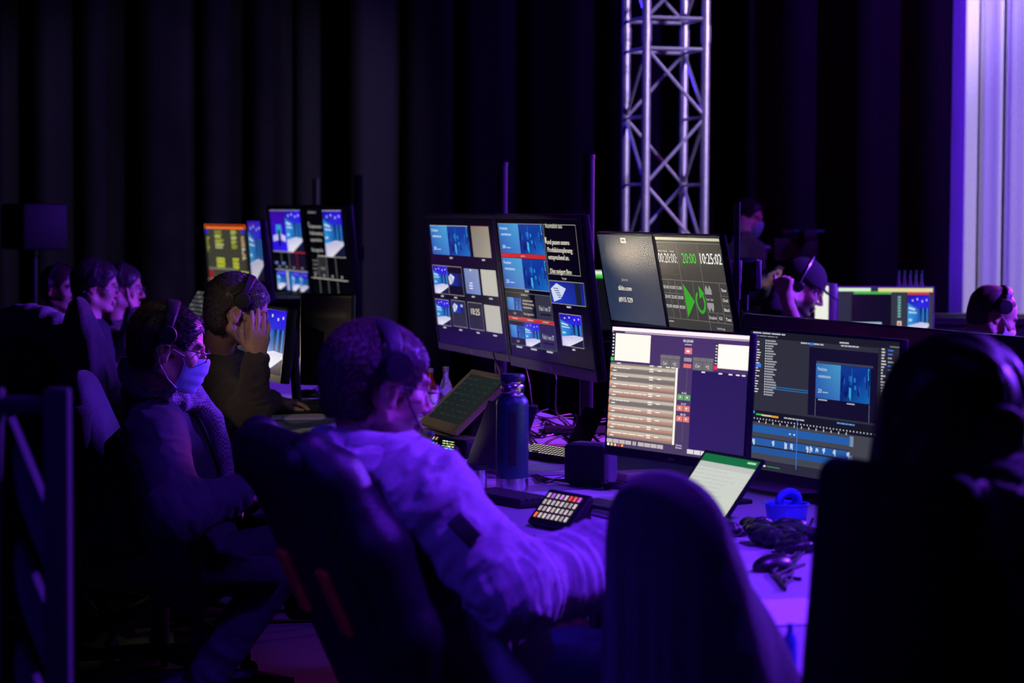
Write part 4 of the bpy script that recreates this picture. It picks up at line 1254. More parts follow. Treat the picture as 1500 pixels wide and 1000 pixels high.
# stands under the desk monitors
def foot_for(root_name_pos, yaw, H_, chin, w_=.24, tilt=0):
    pass
for o in [o for o in COL.objects if o.name.startswith('monitor') and o.parent is None]:
    lb = o.get('label', '')
    if 'playlist monitor' in lb or lb.startswith('bright desk monitor') or lb.startswith('dark desk monitor'):
        inv = o.matrix_world.inverted(); c = o.matrix_world.translation
        n_ = (o.matrix_world.to_3x3() @ V3((0, 1, 0))); n_.z = 0; n_.normalize()
        b = MB(); bp = c + n_ * .10
        b.tube([inv @ (c + n_ * .05), inv @ (bp + V3((0, 0, -.05))), inv @ V3((bp.x, bp.y, DESK_Z + .01))], [.03, .028, .03], 12)
        b.build('stand_neck', matte_black, o)
        b = MB(); mt = inv @ yaw_m((bp.x - n_.x * .03, bp.y - n_.y * .03, DESK_Z + .006), math.degrees(math.atan2(n_.y, n_.x)))
        b.box((0, 0, 0), (.20, .26, .012), mtx=mt, bevel=.004); b.build('stand_base', matte_black, o)

# far screens stand on a rack case
case_m = mat('flight_case_black', (.02, .02, .022), .6, noise=.2)
def flight_case(c, yaw, size, label):
    root = empty('flight_case', (c[0], c[1], 0), R(yaw), label=label, cat='case')
    sx, sy, sz = size
    b = MB(); b.box((0, 0, sz / 2 + .02), (sx, sy, sz - .04), bevel=.004); b.build('body', case_m, root)
    b = MB()
    for x in (-1, 1):
        for y in (-1, 1): b.box((x * sx / 2, y * sy / 2, sz / 2 + .02), (.03, .03, sz - .03), bevel=.003)
        b.box((x * sx / 2, 0, sz), (.03, sy, .03), bevel=.003); b.box((0, x * sy / 2, sz), (sx, .03, .03), bevel=.003)
    b.build('metal_edging', pole_metal, root)
    b = MB()
    for x in (-1, 1):
        b.tube([(x * sx / 2 + .01 * x, -.06, sz * .6), (x * (sx / 2 + .03), -.06, sz * .6), (x * (sx / 2 + .03), .06, sz * .6), (x * sx / 2 + .01 * x, .06, sz * .6)], .006)
    b.build('handle', pole_metal, root)
    return root
pc_ = P(350, 408, 252)
flight_case((pc_.x + .16, pc_.y + .25), -65, (.95, .6, pc_.z - .12), 'tall dark case under the screen with the orange bar')
for o in [o for o in COL.objects if o.name.startswith('monitor') and o.parent is None]:
    lb = o.get('label', '')
    if 'orange' in lb:
        inv = o.matrix_world.inverted(); c = o.matrix_world.translation; n_ = o.matrix_world.to_3x3() @ V3((0, 1, 0)); n_.z = 0; n_.normalize()
        zt = pc_.z - .12
        b = MB(); b.tube([inv @ (c + n_ * .05), inv @ V3((c.x + n_.x * .09, c.y + n_.y * .09, zt + .01))], .025, 10); b.build('stand_neck', matte_black, o)

# ------------------------------------------------------------------ lattice tower
def truss(name, z0, z1, nodes, label, flangetop=True):
    L_ = .37; r = .0255; rb = .0105
    th = R(16); B0 = P(945, 312, 249); B0.z = 0
    ux = V3((math.cos(th), math.sin(th), 0)); uy = V3((-math.sin(th), math.cos(th), 0))
    cs = {'B': V3((0, 0, 0)), 'D': ux * L_, 'A': uy * L_, 'C': (ux + uy) * L_}
    root = empty(name, (B0.x, B0.y, z0), label=label, cat='truss', group='stacked truss sections')
    for k in 'ABCD':
        b = MB(); c = cs[k]
        b.tube([c + V3((0, 0, 0)), c + V3((0, 0, z1 - z0))], r, 16)
        b.tube([c + V3((0, 0, 0)), c + V3((0, 0, .05))], r * 1.18, 16); b.tube([c + V3((0, 0, z1 - z0 - .05)), c + V3((0, 0, z1 - z0))], r * 1.18, 16)
        b.build('chord', alu, root)
    def bar(p, q, zp, zq, rr=rb):
        b = MB(); a = cs[p] + V3((0, 0, zp)); c = cs[q] + V3((0, 0, zq)); d = (c - a).normalized() * r * .6
        b.tube([a + d, c - d], rr, 8); b.build('brace', alu, root)
    for p, q in (('B', 'D'), ('A', 'C'), ('A', 'B'), ('C', 'D')):
        for z in (.09, z1 - z0 - .09): bar(p, q, z, z)
    h = (z1 - z0 - .18); n = nodes; st_ = h / n
    for i in range(n):
        a = .09 + i * st_; c = a + st_
        if i % 2: a, c = c, a
        bar('B', 'D', a, c); bar('C', 'A', a, c); 
        bar('A', 'B', c, a); bar('D', 'C', c, a)
        if 0 < i: 
            zz = .09 + i * st_
            bar('A', 'B', zz, zz, .009); bar('C', 'D', zz, zz, .009)
    return root
ZJ = CAM_H + (312 - 48) / 249
truss('truss_section', .02, ZJ, 6, 'long lower section of the square metal lattice tower')
truss('truss_section', ZJ, 5.0, 6, 'upper section of the metal lattice tower cut by the top of the picture')
b = MB(); pb = P(968, 312, 249)
b.box((pb.x + .06, pb.y + .15, .01), (.7, .7, .02)); o = b.build('base_plate', pole_metal); tag(o, 'flat metal plate under the lattice tower', 'plate')

# ------------------------------------------------------------------ chairs
def star_base(root, r=.30, n=5, m=matte_black, seat_z=.42):
    for k in range(n):
        a = 2 * PI * k / n + .3
        b = MB(); b.tube([(0, 0, .105), (math.cos(a) * r * .5, math.sin(a) * r * .5, .095), (math.cos(a) * r, math.sin(a) * r, .072)], [.028, .022, .016], 8)
        o = b.build('base_arm', m, root)
        b = MB(); b.lathe([(.008, -.012), (.028, -.012), (.028, .012), (.008, .012)], 14, mtx=Matrix.Translation((math.cos(a) * r, math.sin(a) * r, .03)) @ Matrix.Rotation(a, 4, 'Z') @ Matrix.Rotation(R(90), 4, 'X'))
        b.tube([(math.cos(a) * r, math.sin(a) * r, .05), (math.cos(a) * r, math.sin(a) * r, .075)], .009)
        b.build('caster', m, o)
    b = MB(); b.tube([(0, 0, .09), (0, 0, .25)], .030, 14); b.tube([(0, 0, .25), (0, 0, seat_z)], .016, 12); b.build('gas_column', m, root)
def sdf_part(name, S_, vox, m, root, fold=None, amp=.004, seed=0, relaxn=1, freq=12):
    V, F = S_.mesh(vox); V = relax(V, F, relaxn, .4)
    if fold: V = folds(V, F, fold, amp, seed)
    return mesh_obj(name, V, F, m, root)
def office_chair(label, loc, yaw, back_top=1.0, recline=10, m=black_fabric, arms=True, width=.23, group=None, racing=False, thick=.035):
    root = empty('office_chair', (loc[0], loc[1], 0), R(yaw), label=label, cat='chair', group=group)
    star_base(root)
    X = SDF(); X.box((.03, 0, .455), (.24, width + .01, .045), rad=.04, k=.03)
    if racing:
        for q in (1, -1): X.cap((-.15, q * (width - .01), .50), (.22, q * (width - .01), .485), .045, .045, .04)
    sdf_part('seat', X, .012, m, root)
    r_ = R(recline); u = V3((-math.sin(r_), 0, math.cos(r_))); f = V3((math.cos(r_), 0, math.sin(r_)))
    pv = V3((-.20, 0, .50)); Lb = (back_top - .50) / math.cos(r_)
    rows = [list(f), [0, 1, 0], list(u)]
    X = SDF()
    X.box(pv + u * (Lb / 2), (thick, width * (.93 if racing else .95), Lb / 2), rows, rad=min(.034, thick - .002), k=.02)
    if racing: X.cap(pv + u * (Lb * .90) - V3((0, width * .6, 0)), pv + u * (Lb * .90) + V3((0, width * .6, 0)), .055, k=.05)
    sdf_part('backrest', X, .010, m, root)
    if racing:
        for q in (1, -1):
            X = SDF()
            X.chain([pv + u * (Lb * t_) + V3((0, q * w_, 0)) + f * fo for t_, w_, fo in ((.08, width * .95, .02), (.3, width * 1.05, .055), (.6, width * 1.03, .06), (.85, width * .9, .045), (.95, width * .78, .02))], [.04, .058, .060, .052, .045], .03)
            sdf_part('side_bolster', X, .009, black_leather, root)
            X = SDF(); X.box(pv + u * (Lb * .46) + V3((0, q * (width * .62), 0)) - f * (thick + .004), (.010, .035, .075), rows, rad=.008)
            sdf_part('colour_insert', X, .006, orange_fabric, root)
    if arms:
        for q in (1, -1):
            b = MB(); b.tube([(.02, q * (width + .02), .46), (.02, q * (width + .05), .50), (.0, q * (width + .05), .62)], .016, 8)
            b.box((.03, q * (width + .05), .635), (.24, .08, .03), bevel=.012, seg=3); b.build('armrest', matte_black, root)
    return root
shA = P(578, 716, 700); pelA = P(700, 1010, 690)
office_chair('black leather racing chair with orange inserts, under the person in the grey hoodie', (pelA.x, pelA.y), 20, 1.075, 24, black_leather, False, .255, racing=True, thick=.04)
pelB = P(276, 822, 478)
office_chair('dark padded chair under the person with the checked scarf', (pelB.x + .03, pelB.y), 4, .86, 6, black_fabric, True)
pelC = P(262, 690, 390)
cc0 = office_chair('dark office chair under the person holding a hand over the face', (pelC.x, pelC.y), 8, .92, 6, black_fabric, True)
def more(loc, yaw, label):
    c = copy_tree(cc0); c.location = (loc[0], loc[1], 0); c.rotation_euler = (0, 0, R(yaw)); c['label'] = label; return c

# coats thrown over chair backs
def draped(name, label, loc, yaw, top, w_, m, bottom=.35, spread=.16, seed=0, lean=8, vox=.011, amp=.02, hood=None, mh=None, cat='jacket', thick=.05):
    root = empty(name, (loc[0], loc[1], 0), R(yaw), label=label, cat=cat)
    X = SDF()
    n = 9
    for i in range(n):
        t = i / (n - 1); z = top - thick - (top - thick - bottom) * t
        ww = w_ * (.80 + .25 * min(1, t * 2.2)); th = thick + spread * t ** 1.1
        X.ell((-.02 - math.tan(R(lean)) * (z - bottom) * 1.0 + spread * .25 * t, 0, z), (th, ww, (top - bottom) / n * 1.15), k=.06)
    bones = [((-.05, 0, top + .05), (0, 0, bottom - .05), 3.0, 1.0)]
    V, F = X.mesh(vox)
    N = vnormals(V, F)
    ang = np.arctan2(V[:, 1] * 1.0, V[:, 0] + .06)
    down = np.clip((top - V[:, 2]) / .25, 0, 1)
    d = (vnoise(np.stack([ang * 3.2, V[:, 2] * 1.2, ang * 0 + seed], 1), seed) * .7 + vnoise(np.stack([ang * 7, V[:, 2] * 2.5, ang * 0 + seed + 4], 1), seed + 1) * .35) * amp * down
    V = V + N * d[:, None]
    mesh_obj('coat', V, F, m, root)
    return root
pK = P(1018, 760, 880)
ck_m = mat('dark_violet_coat', (.028, .020, .03), .9, noise=.3, nscale=40, bump=.5, bscale=220, sheen=.3)
kx = office_chair('office chair hidden under a dark coat, centre foreground', (pK.x + .25, pK.y + .08), 24, .84, 4, black_fabric, False, .18)
draped('draped_coat', 'dark coat hung over a chair back, blurred, centre foreground', (pK.x + .085, pK.y + .02), 24, 1.065, .235, ck_m, .30, .21, 5, 10, thick=.055)
def on_chair(px, py, s_, yaw, top, label_c, label_j, m, w_=.21, seed=1, **kw):
    p = P(px, py, s_)
    c = more((p.x + .16 * math.cos(R(yaw)), p.y + .16 * math.sin(R(yaw))), yaw, label_c)
    d = draped('draped_coat', label_j, (p.x, p.y), yaw, top, w_, m, seed=seed, **kw)
    return c, d
purple_cloth = mat('violet_grey_coat', (.045, .032, .05), .9, noise=.2, nscale=50, bump=.5, bscale=250, sheen=.2)
blue_cloth = mat('slate_coat', (.028, .028, .055), .7, noise=.2, nscale=50, bump=.4, bscale=250, sheen=.2)
hc1 = P(168, 460, 415)
on_chair(165, 500, 415, 12, P(170, 452, 415).z, 'office chair under the tall violet coat, left of the scarf wearer', 'tall violet grey coat draped over a chair, between the scarf wearer and the back row', purple_cloth, seed=3, bottom=.45)
on_chair(160, 600, 455, 6, P(160, 548, 455).z, 'office chair under the slate coat, directly behind the scarf wearer', 'slate coat with blue sheen over the chair right behind the scarf wearer', blue_cloth, seed=7, bottom=.5, spread=.12)
cx, jx = on_chair(66, 520, 400, 62, P(60, 482, 400).z, 'office chair holding the hooded parka at far left', 'dark puffy parka with grey hood hung on a chair at far left', navy_c if False else mat('parka_cloth', (.03, .03, .045), .6, noise=.2, bump=.3, bscale=120), w_=.17, seed=9, bottom=.5, thick=.09, amp=.035)
X = SDF(); zt = P(60, 482, 400).z - .02
pts = [(-.10 + .02 * math.sin(a), .185 * math.cos(a), zt - .075 + .125 * math.sin(a)) for a in [PI * k / 10 for k in range(11)]]
X.chain(pts, [.035, .04, .044, .048, .052, .054, .052, .048, .044, .04, .035], .04)
V, F = X.mesh(.009); V = folds(V, F, [(pts[0], pts[-1], 16, 1)], .012, 3)
mesh_obj('hood', V, F, mat('hood_grey_lining', (.22, .2, .22), .95, noise=.3, nscale=80, bump=.6, bscale=200), jx)

# ------------------------------------------------------------------ things on the desk
dyaw = -146
thermos_paint = mat('thermos_hammered_green', (.03, .10, .11), .35, metal=.5, noise=.15, nscale=150, bump=.15, bscale=300)
p = desk_pt(750, 718)
th = empty('thermos_flask', p, label='tall dark green vacuum flask with steel neck and dark lid', cat='bottle')
b = MB(); b.lathe([(.0455, .036), (.0465, .04), (.0465, .245), (.045, .258), (.038, .268), (.034, .272)], 40); b.build('body', thermos_paint, th)
b = MB(); b.lathe([(.044, 0), (.0465, .003), (.0465, .037), (.0455, .038)], 40); b.build('base_ring', steel, th)
b = MB(); b.lathe([(.033, .270), (.0335, .275), (.031, .279), (.0335, .283), (.0335, .300), (.031, .304), (.033, .308), (.033, .312)], 36); b.build('cup_collar', steel, th)
b = MB(); b.lathe([(.034, .312), (.0355, .316), (.0355, .328), (.032, .333), (.0, .333)], 36); b.build('lid', mat('lid_green_black', (.02, .05, .055), .4, noise=.1), th)
b = MB()
Vp = []; Fp = []
for j, z in enumerate((.075, .23)):
    for i in range(7):
        a = R(-90 + (-14 + 28 * i / 6)); Vp.append((math.cos(a) * .0472, math.sin(a) * .0472, z))
for i in range(6): Fp.append((i, i + 1, 8 + i, 7 + i))
b.add(Vp, Fp, smooth=True); b.build('printed_stripe', matte_black, th)
p = desk_pt(697, 721)
cu = empty('steel_mug', p, label='small brushed steel mug with dark rim left of the flask', cat='mug')
b = MB(); b.lathe([(.029, 0), (.0315, .004), (.0315, .068)], 32); b.build('body', steel, cu)
b = MB(); b.lathe([(.0325, .066), (.033, .070), (.033, .078), (.031, .080), (.028, .078), (.027, .05)], 32); b.build('rim', matte_black, cu)

def key_deck(name, c, yaw, tilt, W_, H_, nx, ny, label, lit, kx=.6, ky=.62, depth=.02):
    mt = place_matrix(c, yaw, tilt)
    root = empty(name, mtx=mt, label=label, cat='control pad')
    b = MB(); b.box((0, depth / 2, 0), (W_, depth, H_), bevel=.007, seg=3); b.build('body', matte_black, root)
    # wedge foot reaching the desk
    inv = mt.inverted()
    b = MB()
    zl = c.z - math.cos(R(tilt)) * H_ / 2; 
    tl = inv @ (V3(mt @ V3((-W_ / 2 + .01, depth, H_ * .38)))); tr = inv @ (V3(mt @ V3((W_ / 2 - .01, depth, H_ * .38))))
    bl = mt @ V3((-W_ / 2 + .01, depth * .8, -H_ * .46)); br = mt @ V3((W_ / 2 - .01, depth * .8, -H_ * .46))
    nb = (mt.to_3x3() @ V3((0, 1, 0))); nb.z = 0; nb.normalize()
    tL = mt @ V3((-W_ / 2 + .01, depth, H_ * .30)); tR = mt @ V3((W_ / 2 - .01, depth, H_ * .30))
    gL = V3((tL.x, tL.y, DESK_Z)) + nb * .015; gR = V3((tR.x, tR.y, DESK_Z)) + nb * .015
    fL = V3((bl.x, bl.y, DESK_Z)); fR = V3((br.x, br.y, DESK_Z))
    Vw = [inv @ q for q in (bl, br, tR, tL, fL, fR, gR, gL)]
    b.add(Vw, [(0, 1, 2, 3), (4, 7, 6, 5), (0, 4, 5, 1), (3, 2, 6, 7), (0, 3, 7, 4), (1, 5, 6, 2)]); b.build('wedge_foot', matte_black, root)
    cw = W_ * .82 / nx; chh = H_ * .76 / ny
    rs2 = random.Random(3)
    for j in range(ny):
        for i in range(nx):
            x = (i + .5) * cw - W_ * .41; z = H_ * .40 - (j + .5) * chh - H_ * .02
            q = lit(i, j, rs2)
            b = MB(); b.box((x, -.0015, z), (cw * .82, .004, chh * .82), bevel=.001, seg=1, col=(.01, .01, .01))
            b.box((x, -.0040, z), (cw * kx, .001, chh * ky), col=lin(q)); b.build('key', screen_mat, root)
    return root
def lit_xl(i, j, r_):
    if j == 0: return [(185, 170, 200), (200, 90, 235), (185, 170, 200), (225, 130, 245), (200, 190, 200), (245, 70, 70), (250, 90, 80), (225, 90, 240)][i]
    if j == 3 and i == 0: return (255, 110, 60)
    k = r_.uniform(.8, 1.05); return (215 * k, 195 * k, 205 * k)
key_deck('key_pad', P(818, 744, 586), dyaw, 42, .182, .108, 8, 4, 'black slanted pad with 32 glowing white, pink and red keys', lit_xl, .50, .68)
def lit_s(i, j, r_): return r_.choice([(120, 200, 120), (160, 170, 190), (110, 190, 210), (200, 160, 200), (210, 120, 60)] if j != 1 else [(150, 110, 170), (90, 180, 190), (130, 110, 130)])
key_deck('key_pad', P(640, 651, 448), dyaw, 42, .118, .084, 5, 3, 'smaller black pad with few dim coloured keys beside the slanted touch screen', lit_s, .45, .5)

p = desk_pt(683, 668)
ad = empty('audio_interface', p, R(dyaw + 90), label='low black device with tiny green and amber display', cat='device')
b = MB(); b.box((0, 0, .03), (.17, .12, .06), bevel=.008, seg=3); b.build('body', matte_black, ad)
b = MB()
rs2 = random.Random(9)
for k in range(9):
    for j in range(4):
        b.box((-.045 + k * .008, -.0605, .026 + j * .008), (.006, .001, .005 * rs2.random() + .001), col=lin(rs2.choice([(80, 220, 160), (230, 190, 80), (60, 140, 230), (230, 230, 200)])))
b.build('display', screen_mat, ad)
b = MB(); b.lathe([(.012, 0), (.012, .012), (.010, .014)], 20, mtx=Matrix.Translation((.05, -.06, .034)) @ Matrix.Rotation(R(90), 4, 'X')); b.build('knob', steel, ad)

# slanted touch screen with its desk box
tc = Canvas(.38, .225)
tc.rect(0, 0, 1, 1, [(26, 34, 34), (30, 38, 38), (28, 34, 36), (22, 28, 30)])
rs3 = random.Random(2)
for j in range(8):
    for i in range(5): tc.rect(.04 + .19 * i, .08 + .11 * j, .04 + .19 * i + .12 * rs3.random() + .03, .11 + .11 * j, (36, 44, 44), 2)
beige_silver = mat('champagne_metal', (.58, .52, .38), .4, metal=.15, noise=.05)
ts, _ = display('touch_screen', P(681, 584, 410), -161, 47, .38, .225, 'slanted touch screen with wide champagne silver frame', 'monitor', bez=.02, chin=.034, depth=.018, back=.0, frame_mat=beige_silver, canvas=tc, bg=None)
tc2 = P(690, 612, 410)
inv = ts.matrix_world.inverted()
b = MB(); b.box((0, 0, 0), (.16, .30, .10), mtx=inv @ yaw_m((tc2.x + .03, tc2.y, DESK_Z + .05), -161 + 180), bevel=.01); b.build('support_foot', matte_black, ts)
mx = empty('mixing_desk', desk_pt(655, 632) + DN * .02, R(-161 + 90), label='low black mixing desk with red front strip under the slanted screen', cat='mixer')
b = MB(); b.box((0, .03, .028), (.36, .12, .05), bevel=.006); b.build('body', matte_black, mx)
b = MB(); b.box((0, -.0315, .022), (.34, .003, .022)); b.build('front_strip', mat('red_lacquer', (.35, .01, .01), .4, noise=.1), mx)
for k in range(6):
    b = MB(); b.lathe([(.009, .052), (.009, .066), (.007, .068)], 12, c=(-.14 + .055 * k, .02, 0)); b.build('knob', black_plastic, mx)

# laptop back leaning beside the flask
p = desk_pt(716, 693)
lp = empty('laptop', p, R(-60), label='silver laptop seen from behind its open lid, left of the flask', cat='laptop')
b = MB(); b.box((0, 0.11, .008), (.30, .20, .014), bevel=.005); b.build('keyboard_base', silver, lp)
b = MB(); mt = Matrix.Translation((0, 0.005, .014)) @ Matrix.Rotation(R(-22), 4, 'X'); b.box((0, 0, .105), (.30, .006, .21), bevel=.003, mtx=mt); b.build('lid', mat('lid_silver', (.20, .19, .22), .4, metal=.6, noise=.03), lp)

def keyboard(loc, yaw, w_, d_, label, lit=False, rows=5, cols=15, tilt=3, m=matte_black, kc=None):
    root = empty('keyboard', loc, R(yaw), label=label, cat='keyboard')
    b = MB(); mt = Matrix.Rotation(R(tilt), 4, 'X') @ Matrix.Translation((0, 0, .012)); b.box((0, 0, 0), (w_, d_, .016), bevel=.004, mtx=mt); b.build('body', m, root)
    b = MB()
    kw = w_ * .95 / cols; kd = d_ * .88 / rows
    for j in range(rows):
        i = 0
        while i < cols:
            span = 5 if (j == 0 and i == 4) else 1
            x = -w_ * .475 + kw * (i + span / 2); y = -d_ * .44 + kd * (j + .5)
            b.box((x, y, .011), (kw * span - .003, kd - .003, .008), bevel=.0012, seg=1, mtx=mt, mi=0)
            if lit: b.box((x, y, .0154), (min(kw, .02) * .34, kd * .34, .0006), mtx=mt, mi=1)
            i += span
    o = b.build('keys', [kc or black_plastic, mat('key_legend_glow', (.1, .1, .1), .5, emit=(.9, .8, .55), estr=.9)], root)
    return root
kyaw = math.degrees(math.atan2(-.83, .55))
keyboard(desk_pt(745, 736), kyaw, .285, .115, 'flat dark keyboard right in front of the flask', tilt=1, kc=mat('key_slate', (.04, .035, .05), .5, noise=.1))
keyboard(desk_pt(892, 752), kyaw, .24, .11, 'flat dark keyboard behind the glowing key pad', tilt=1, kc=mat('key_slate', (.04, .035, .05), .5))
keyboard(desk_pt(806, 671), kyaw, .34, .125, 'backlit black keyboard behind the flask', lit=True, rows=5, cols=18, tilt=6)
p = desk_pt(845, 655)
tb = empty('tablet', p, R(kyaw), label='black tablet leaning steeply on a small stand behind the backlit keyboard', cat='tablet')
b = MB(); mt = Matrix.Rotation(R(-30), 4, 'X'); b.box((0, 0, .075), (.12, .009, .15), bevel=.004, mtx=mt); b.build('body', black_plastic, tb)
b = MB(); b.tube([(0, .01, .09), (0, .10, .006)], .006); b.box((0, .06, .004), (.08, .12, .008)); b.build('stand', matte_black, tb)
p = desk_pt(864, 712)
sp_ = empty('loudspeaker', p, R(-28), label='small black desktop loudspeaker with rounded corners and lighter rim', cat='speaker')
X = SDF(); X.box((0, .01, .066), (.070, .045, .062), rad=.025); sdf_part('cabinet', X, .005, mat('rim_plastic', (.10, .10, .12), .35, noise=.1), sp_)
X = SDF(); X.box((0, -.030, .066), (.066, .012, .058), rad=.0115); sdf_part('grille', X, .004, black_fabric, sp_)
b = MB(); b.box((0, 0, .004), (.10, .07, .008), bevel=.003); b.build('foot', matte_black, sp_)

# bottles
glass_m = mat('clear_glass_bottle', (.75, .8, .85), .08, trans=.85, noise=.02)
red_drink = mat('red_drink', (.4, .03, .02), .25, noise=.1)
def bottle(loc, label, body, cap, h=.20, r=.030, group=None, label_m=None, name='glass_bottle'):
    root = empty(name, loc, label=label, cat='bottle', group=group)
    b = MB(); b.lathe([(r * .9, 0), (r, .004), (r, h * .55), (r * .85, h * .66), (r * .42, h * .80), (r * .40, h * .93)], 24); b.build('body', body, root)
    b = MB(); b.lathe([(r * .46, h * .92), (r * .48, h * .93), (r * .48, h), (r * .40, h * 1.004)], 20); b.build('cap', cap, root)
    if label_m:
        b = MB(); b.lathe([(r * 1.01, h * .2), (r * 1.015, h * .21), (r * 1.015, h * .46), (r * 1.01, h * .47)], 24); b.build('paper_label', label_m, root)
    return root
bottle(desk_pt(653, 611), 'clear glass bottle with lilac cap behind the slanted touch screen', glass_m, silver, .195, .026)
bottle(desk_pt(630, 609), 'bottle with red drink right before the hoodie wearer\'s glasses', red_drink, silver, .185, .027, label_m=paper)

# papers, mouse, mat at the far desk
def sheet(loc, yaw, w_, d_, label, m=paper, n=3, cat='paper', name='paper_sheets'):
    root = MB(); rr = random.Random(int(abs(loc[0]) * 1e4))
    for k in range(n):
        root.box((rr.uniform(-.006, .006), rr.uniform(-.006, .006), .0012 + k * .0011), (w_, d_, .0009), mtx=Matrix.Rotation(R(rr.uniform(-4, 4)), 4, 'Z'))
    o = root.build(name, m); o.location = loc; o.rotation_euler = (0, 0, R(yaw)); return tag(o, label, cat)
sheet(desk_pt(425, 612), 20, .30, .21, 'white papers under the elbow of the person holding the face', n=4)
sheet(desk_pt(478, 632), -55, .30, .21, 'white papers partly hidden behind the hoodie wearer', n=2)
b = MB(); b.box((0, 0, .002), (.25, .21, .004), bevel=.0015); o = b.build('mouse_mat', matte_black); o.location = desk_pt(462, 589); o.rotation_euler = (0, 0, R(-60)); tag(o, 'black mouse mat beside the white papers', 'mouse mat')
def mouse(loc, yaw, label, m=black_plastic):
    root = empty('computer_mouse', loc, R(yaw), label=label, cat='mouse')
    X = SDF(); X.ell((0, 0, .008), (.058, .031, .030), k=.01); X.half((0, 0, .001), (0, 0, -1)); sdf_part('shell', X, .004, m, root)
    b = MB(); b.lathe([(.008, -.004), (.010, 0), (.008, .004)], 14, mtx=Matrix.Translation((.03, 0, .030)) @ Matrix.Rotation(R(90), 4, 'X')); b.build('scroll_wheel', matte_black, root)
    return root
mouse(desk_pt(450, 583, .744), 10, 'dark mouse under the hand of the person holding the face')
mouse(desk_pt(1132, 835), 40, 'black mouse on the desk between the two foreground chairs')
sheet(desk_pt(880, 790), 10, .29, .2, 'papers under the glowing key pad', n=2, m=desk_cover)

# monitors of the man holding his face
k1 = Canvas(.48, .27); k1.stage(0, 0, 1, 1)
kk = P(398, 500, 372)
d1, _ = display('monitor', kk, -158, 6, .34, .25, 'small monitor with a blue stage picture behind the hand on the face', 'monitor', bez=.012, chin=.03, canvas=(lambda c_: (c_.stage(0, 0, 1, 1), c_)[1])(Canvas(.34, .25)))
inv = d1.matrix_world.inverted()
b = MB(); b.tube([inv @ (kk + V3((.08, .02, 0))), inv @ V3((kk.x + .10, kk.y + .03, DESK_Z + .01))], .02, 10); b.box((0, 0, 0), (.18, .2, .012), mtx=inv @ yaw_m((kk.x + .09, kk.y + .03, DESK_Z + .006), 20)); b.build('stand', matte_black, d1)
kb = P(480, 497, 365)
bm_ = empty('monitor', mtx=place_matrix(kb, -158 + 60, 2), label='black monitor seen from behind, below the far pair of televisions', cat='monitor')
X = SDF(); X.box((0, 0, 0), (.112, .018, .185), rad=.01); X.box((0, .02, -.02), (.08, .022, .12), rad=.02, k=.03); sdf_part('casing', X, .007, black_plastic, bm_)
inv = bm_.matrix_world.inverted()
b = MB(); b.tube([(0, .02, -.05), inv @ V3((kb.x, kb.y, DESK_Z + .01))], .022, 10); b.box((0, 0, 0), (.18, .2, .012), mtx=inv @ yaw_m((kb.x, kb.y, DESK_Z + .006), 20)); b.build('stand', matte_black, bm_)
# slanted key panel further back
pp = empty('control_panel', mtx=place_matrix(P(291, 447, 330), -150, 32), label='slanted grey panel with rows of small keys, left of the far screens', cat='panel')
b = MB(); b.box((0, .012, 0), (.20, .024, .155), bevel=.004); b.build('body', mat('panel_grey', (.10, .10, .11), .5, noise=.1), pp)
b = MB()
for j in range(7):
    for i in range(5): b.box((-.078 + .039 * i, -.001, -.064 + .021 * j), (.031, .003, .014), col=lin((62, 62, 66)) if (i + j) % 3 else lin((84, 84, 84)))
b.build('keys', screen_mat, pp)
inv = pp.matrix_world.inverted(); cpp = pp.matrix_world.translation
b = MB(); b.tube([inv @ (cpp + V3((.03, 0, -.02))), inv @ V3((cpp.x + .06, cpp.y + .02, DESK_Z))], .03, 10); b.build('stand', matte_black, pp)

# ------------------------------------------------------------------ right part of the desk
lc = Canvas(.27, .185)
lc.rect(0, 0, 1, 1, (205, 210, 200)); lc.rect(0, 0, 1, .13, (20, 110, 60), 3); lc.rect(0, .13, 1, .22, (190, 196, 190), 2)
for j in range(10): lc.rect(0, .25 + .065 * j, 1, .253 + .065 * j, (185, 192, 188), 3); lc.bars(.03, .265 + .065 * j, .8, .29 + .065 * j, 1, (178, 186, 188), rs, .4, 4, .3)
lc.rect(.45, .93, 1, 1, (50, 120, 190), 5); lc.rect(.8, .03, .95, .06, (180, 220, 190), 4)
l1 = P(1046, 712, 560)
lroot, lm = display('laptop', l1, -153, 38, .27, .185, 'open laptop with a green topped spreadsheet, left of the clear bowl', 'laptop', bez=.009, chin=.014, depth=.006, back=0, canvas=lc)
inv = lm.inverted(); n_ = V3((math.cos(R(-153)), math.sin(R(-153)), 0))
hb_ = lm @ V3((0, .004, -.185 / 2 - .014))
b = MB(); b.box((0, 0, 0), (.22, .31, .016), mtx=inv @ yaw_m(V3((hb_.x, hb_.y, max(hb_.z - .006, DESK_Z + .009))) + n_ * .11, -153), bevel=.004); b.build('keyboard_base', silver, lroot)
b = MB(); b.tube([inv @ V3((hb_.x + n_.x * .1, hb_.y + n_.y * .1, hb_.z)), inv @ V3((hb_.x + n_.x * .1, hb_.y + n_.y * .1, DESK_Z + .002))], .05, 12); b.build('riser', matte_black, lroot)

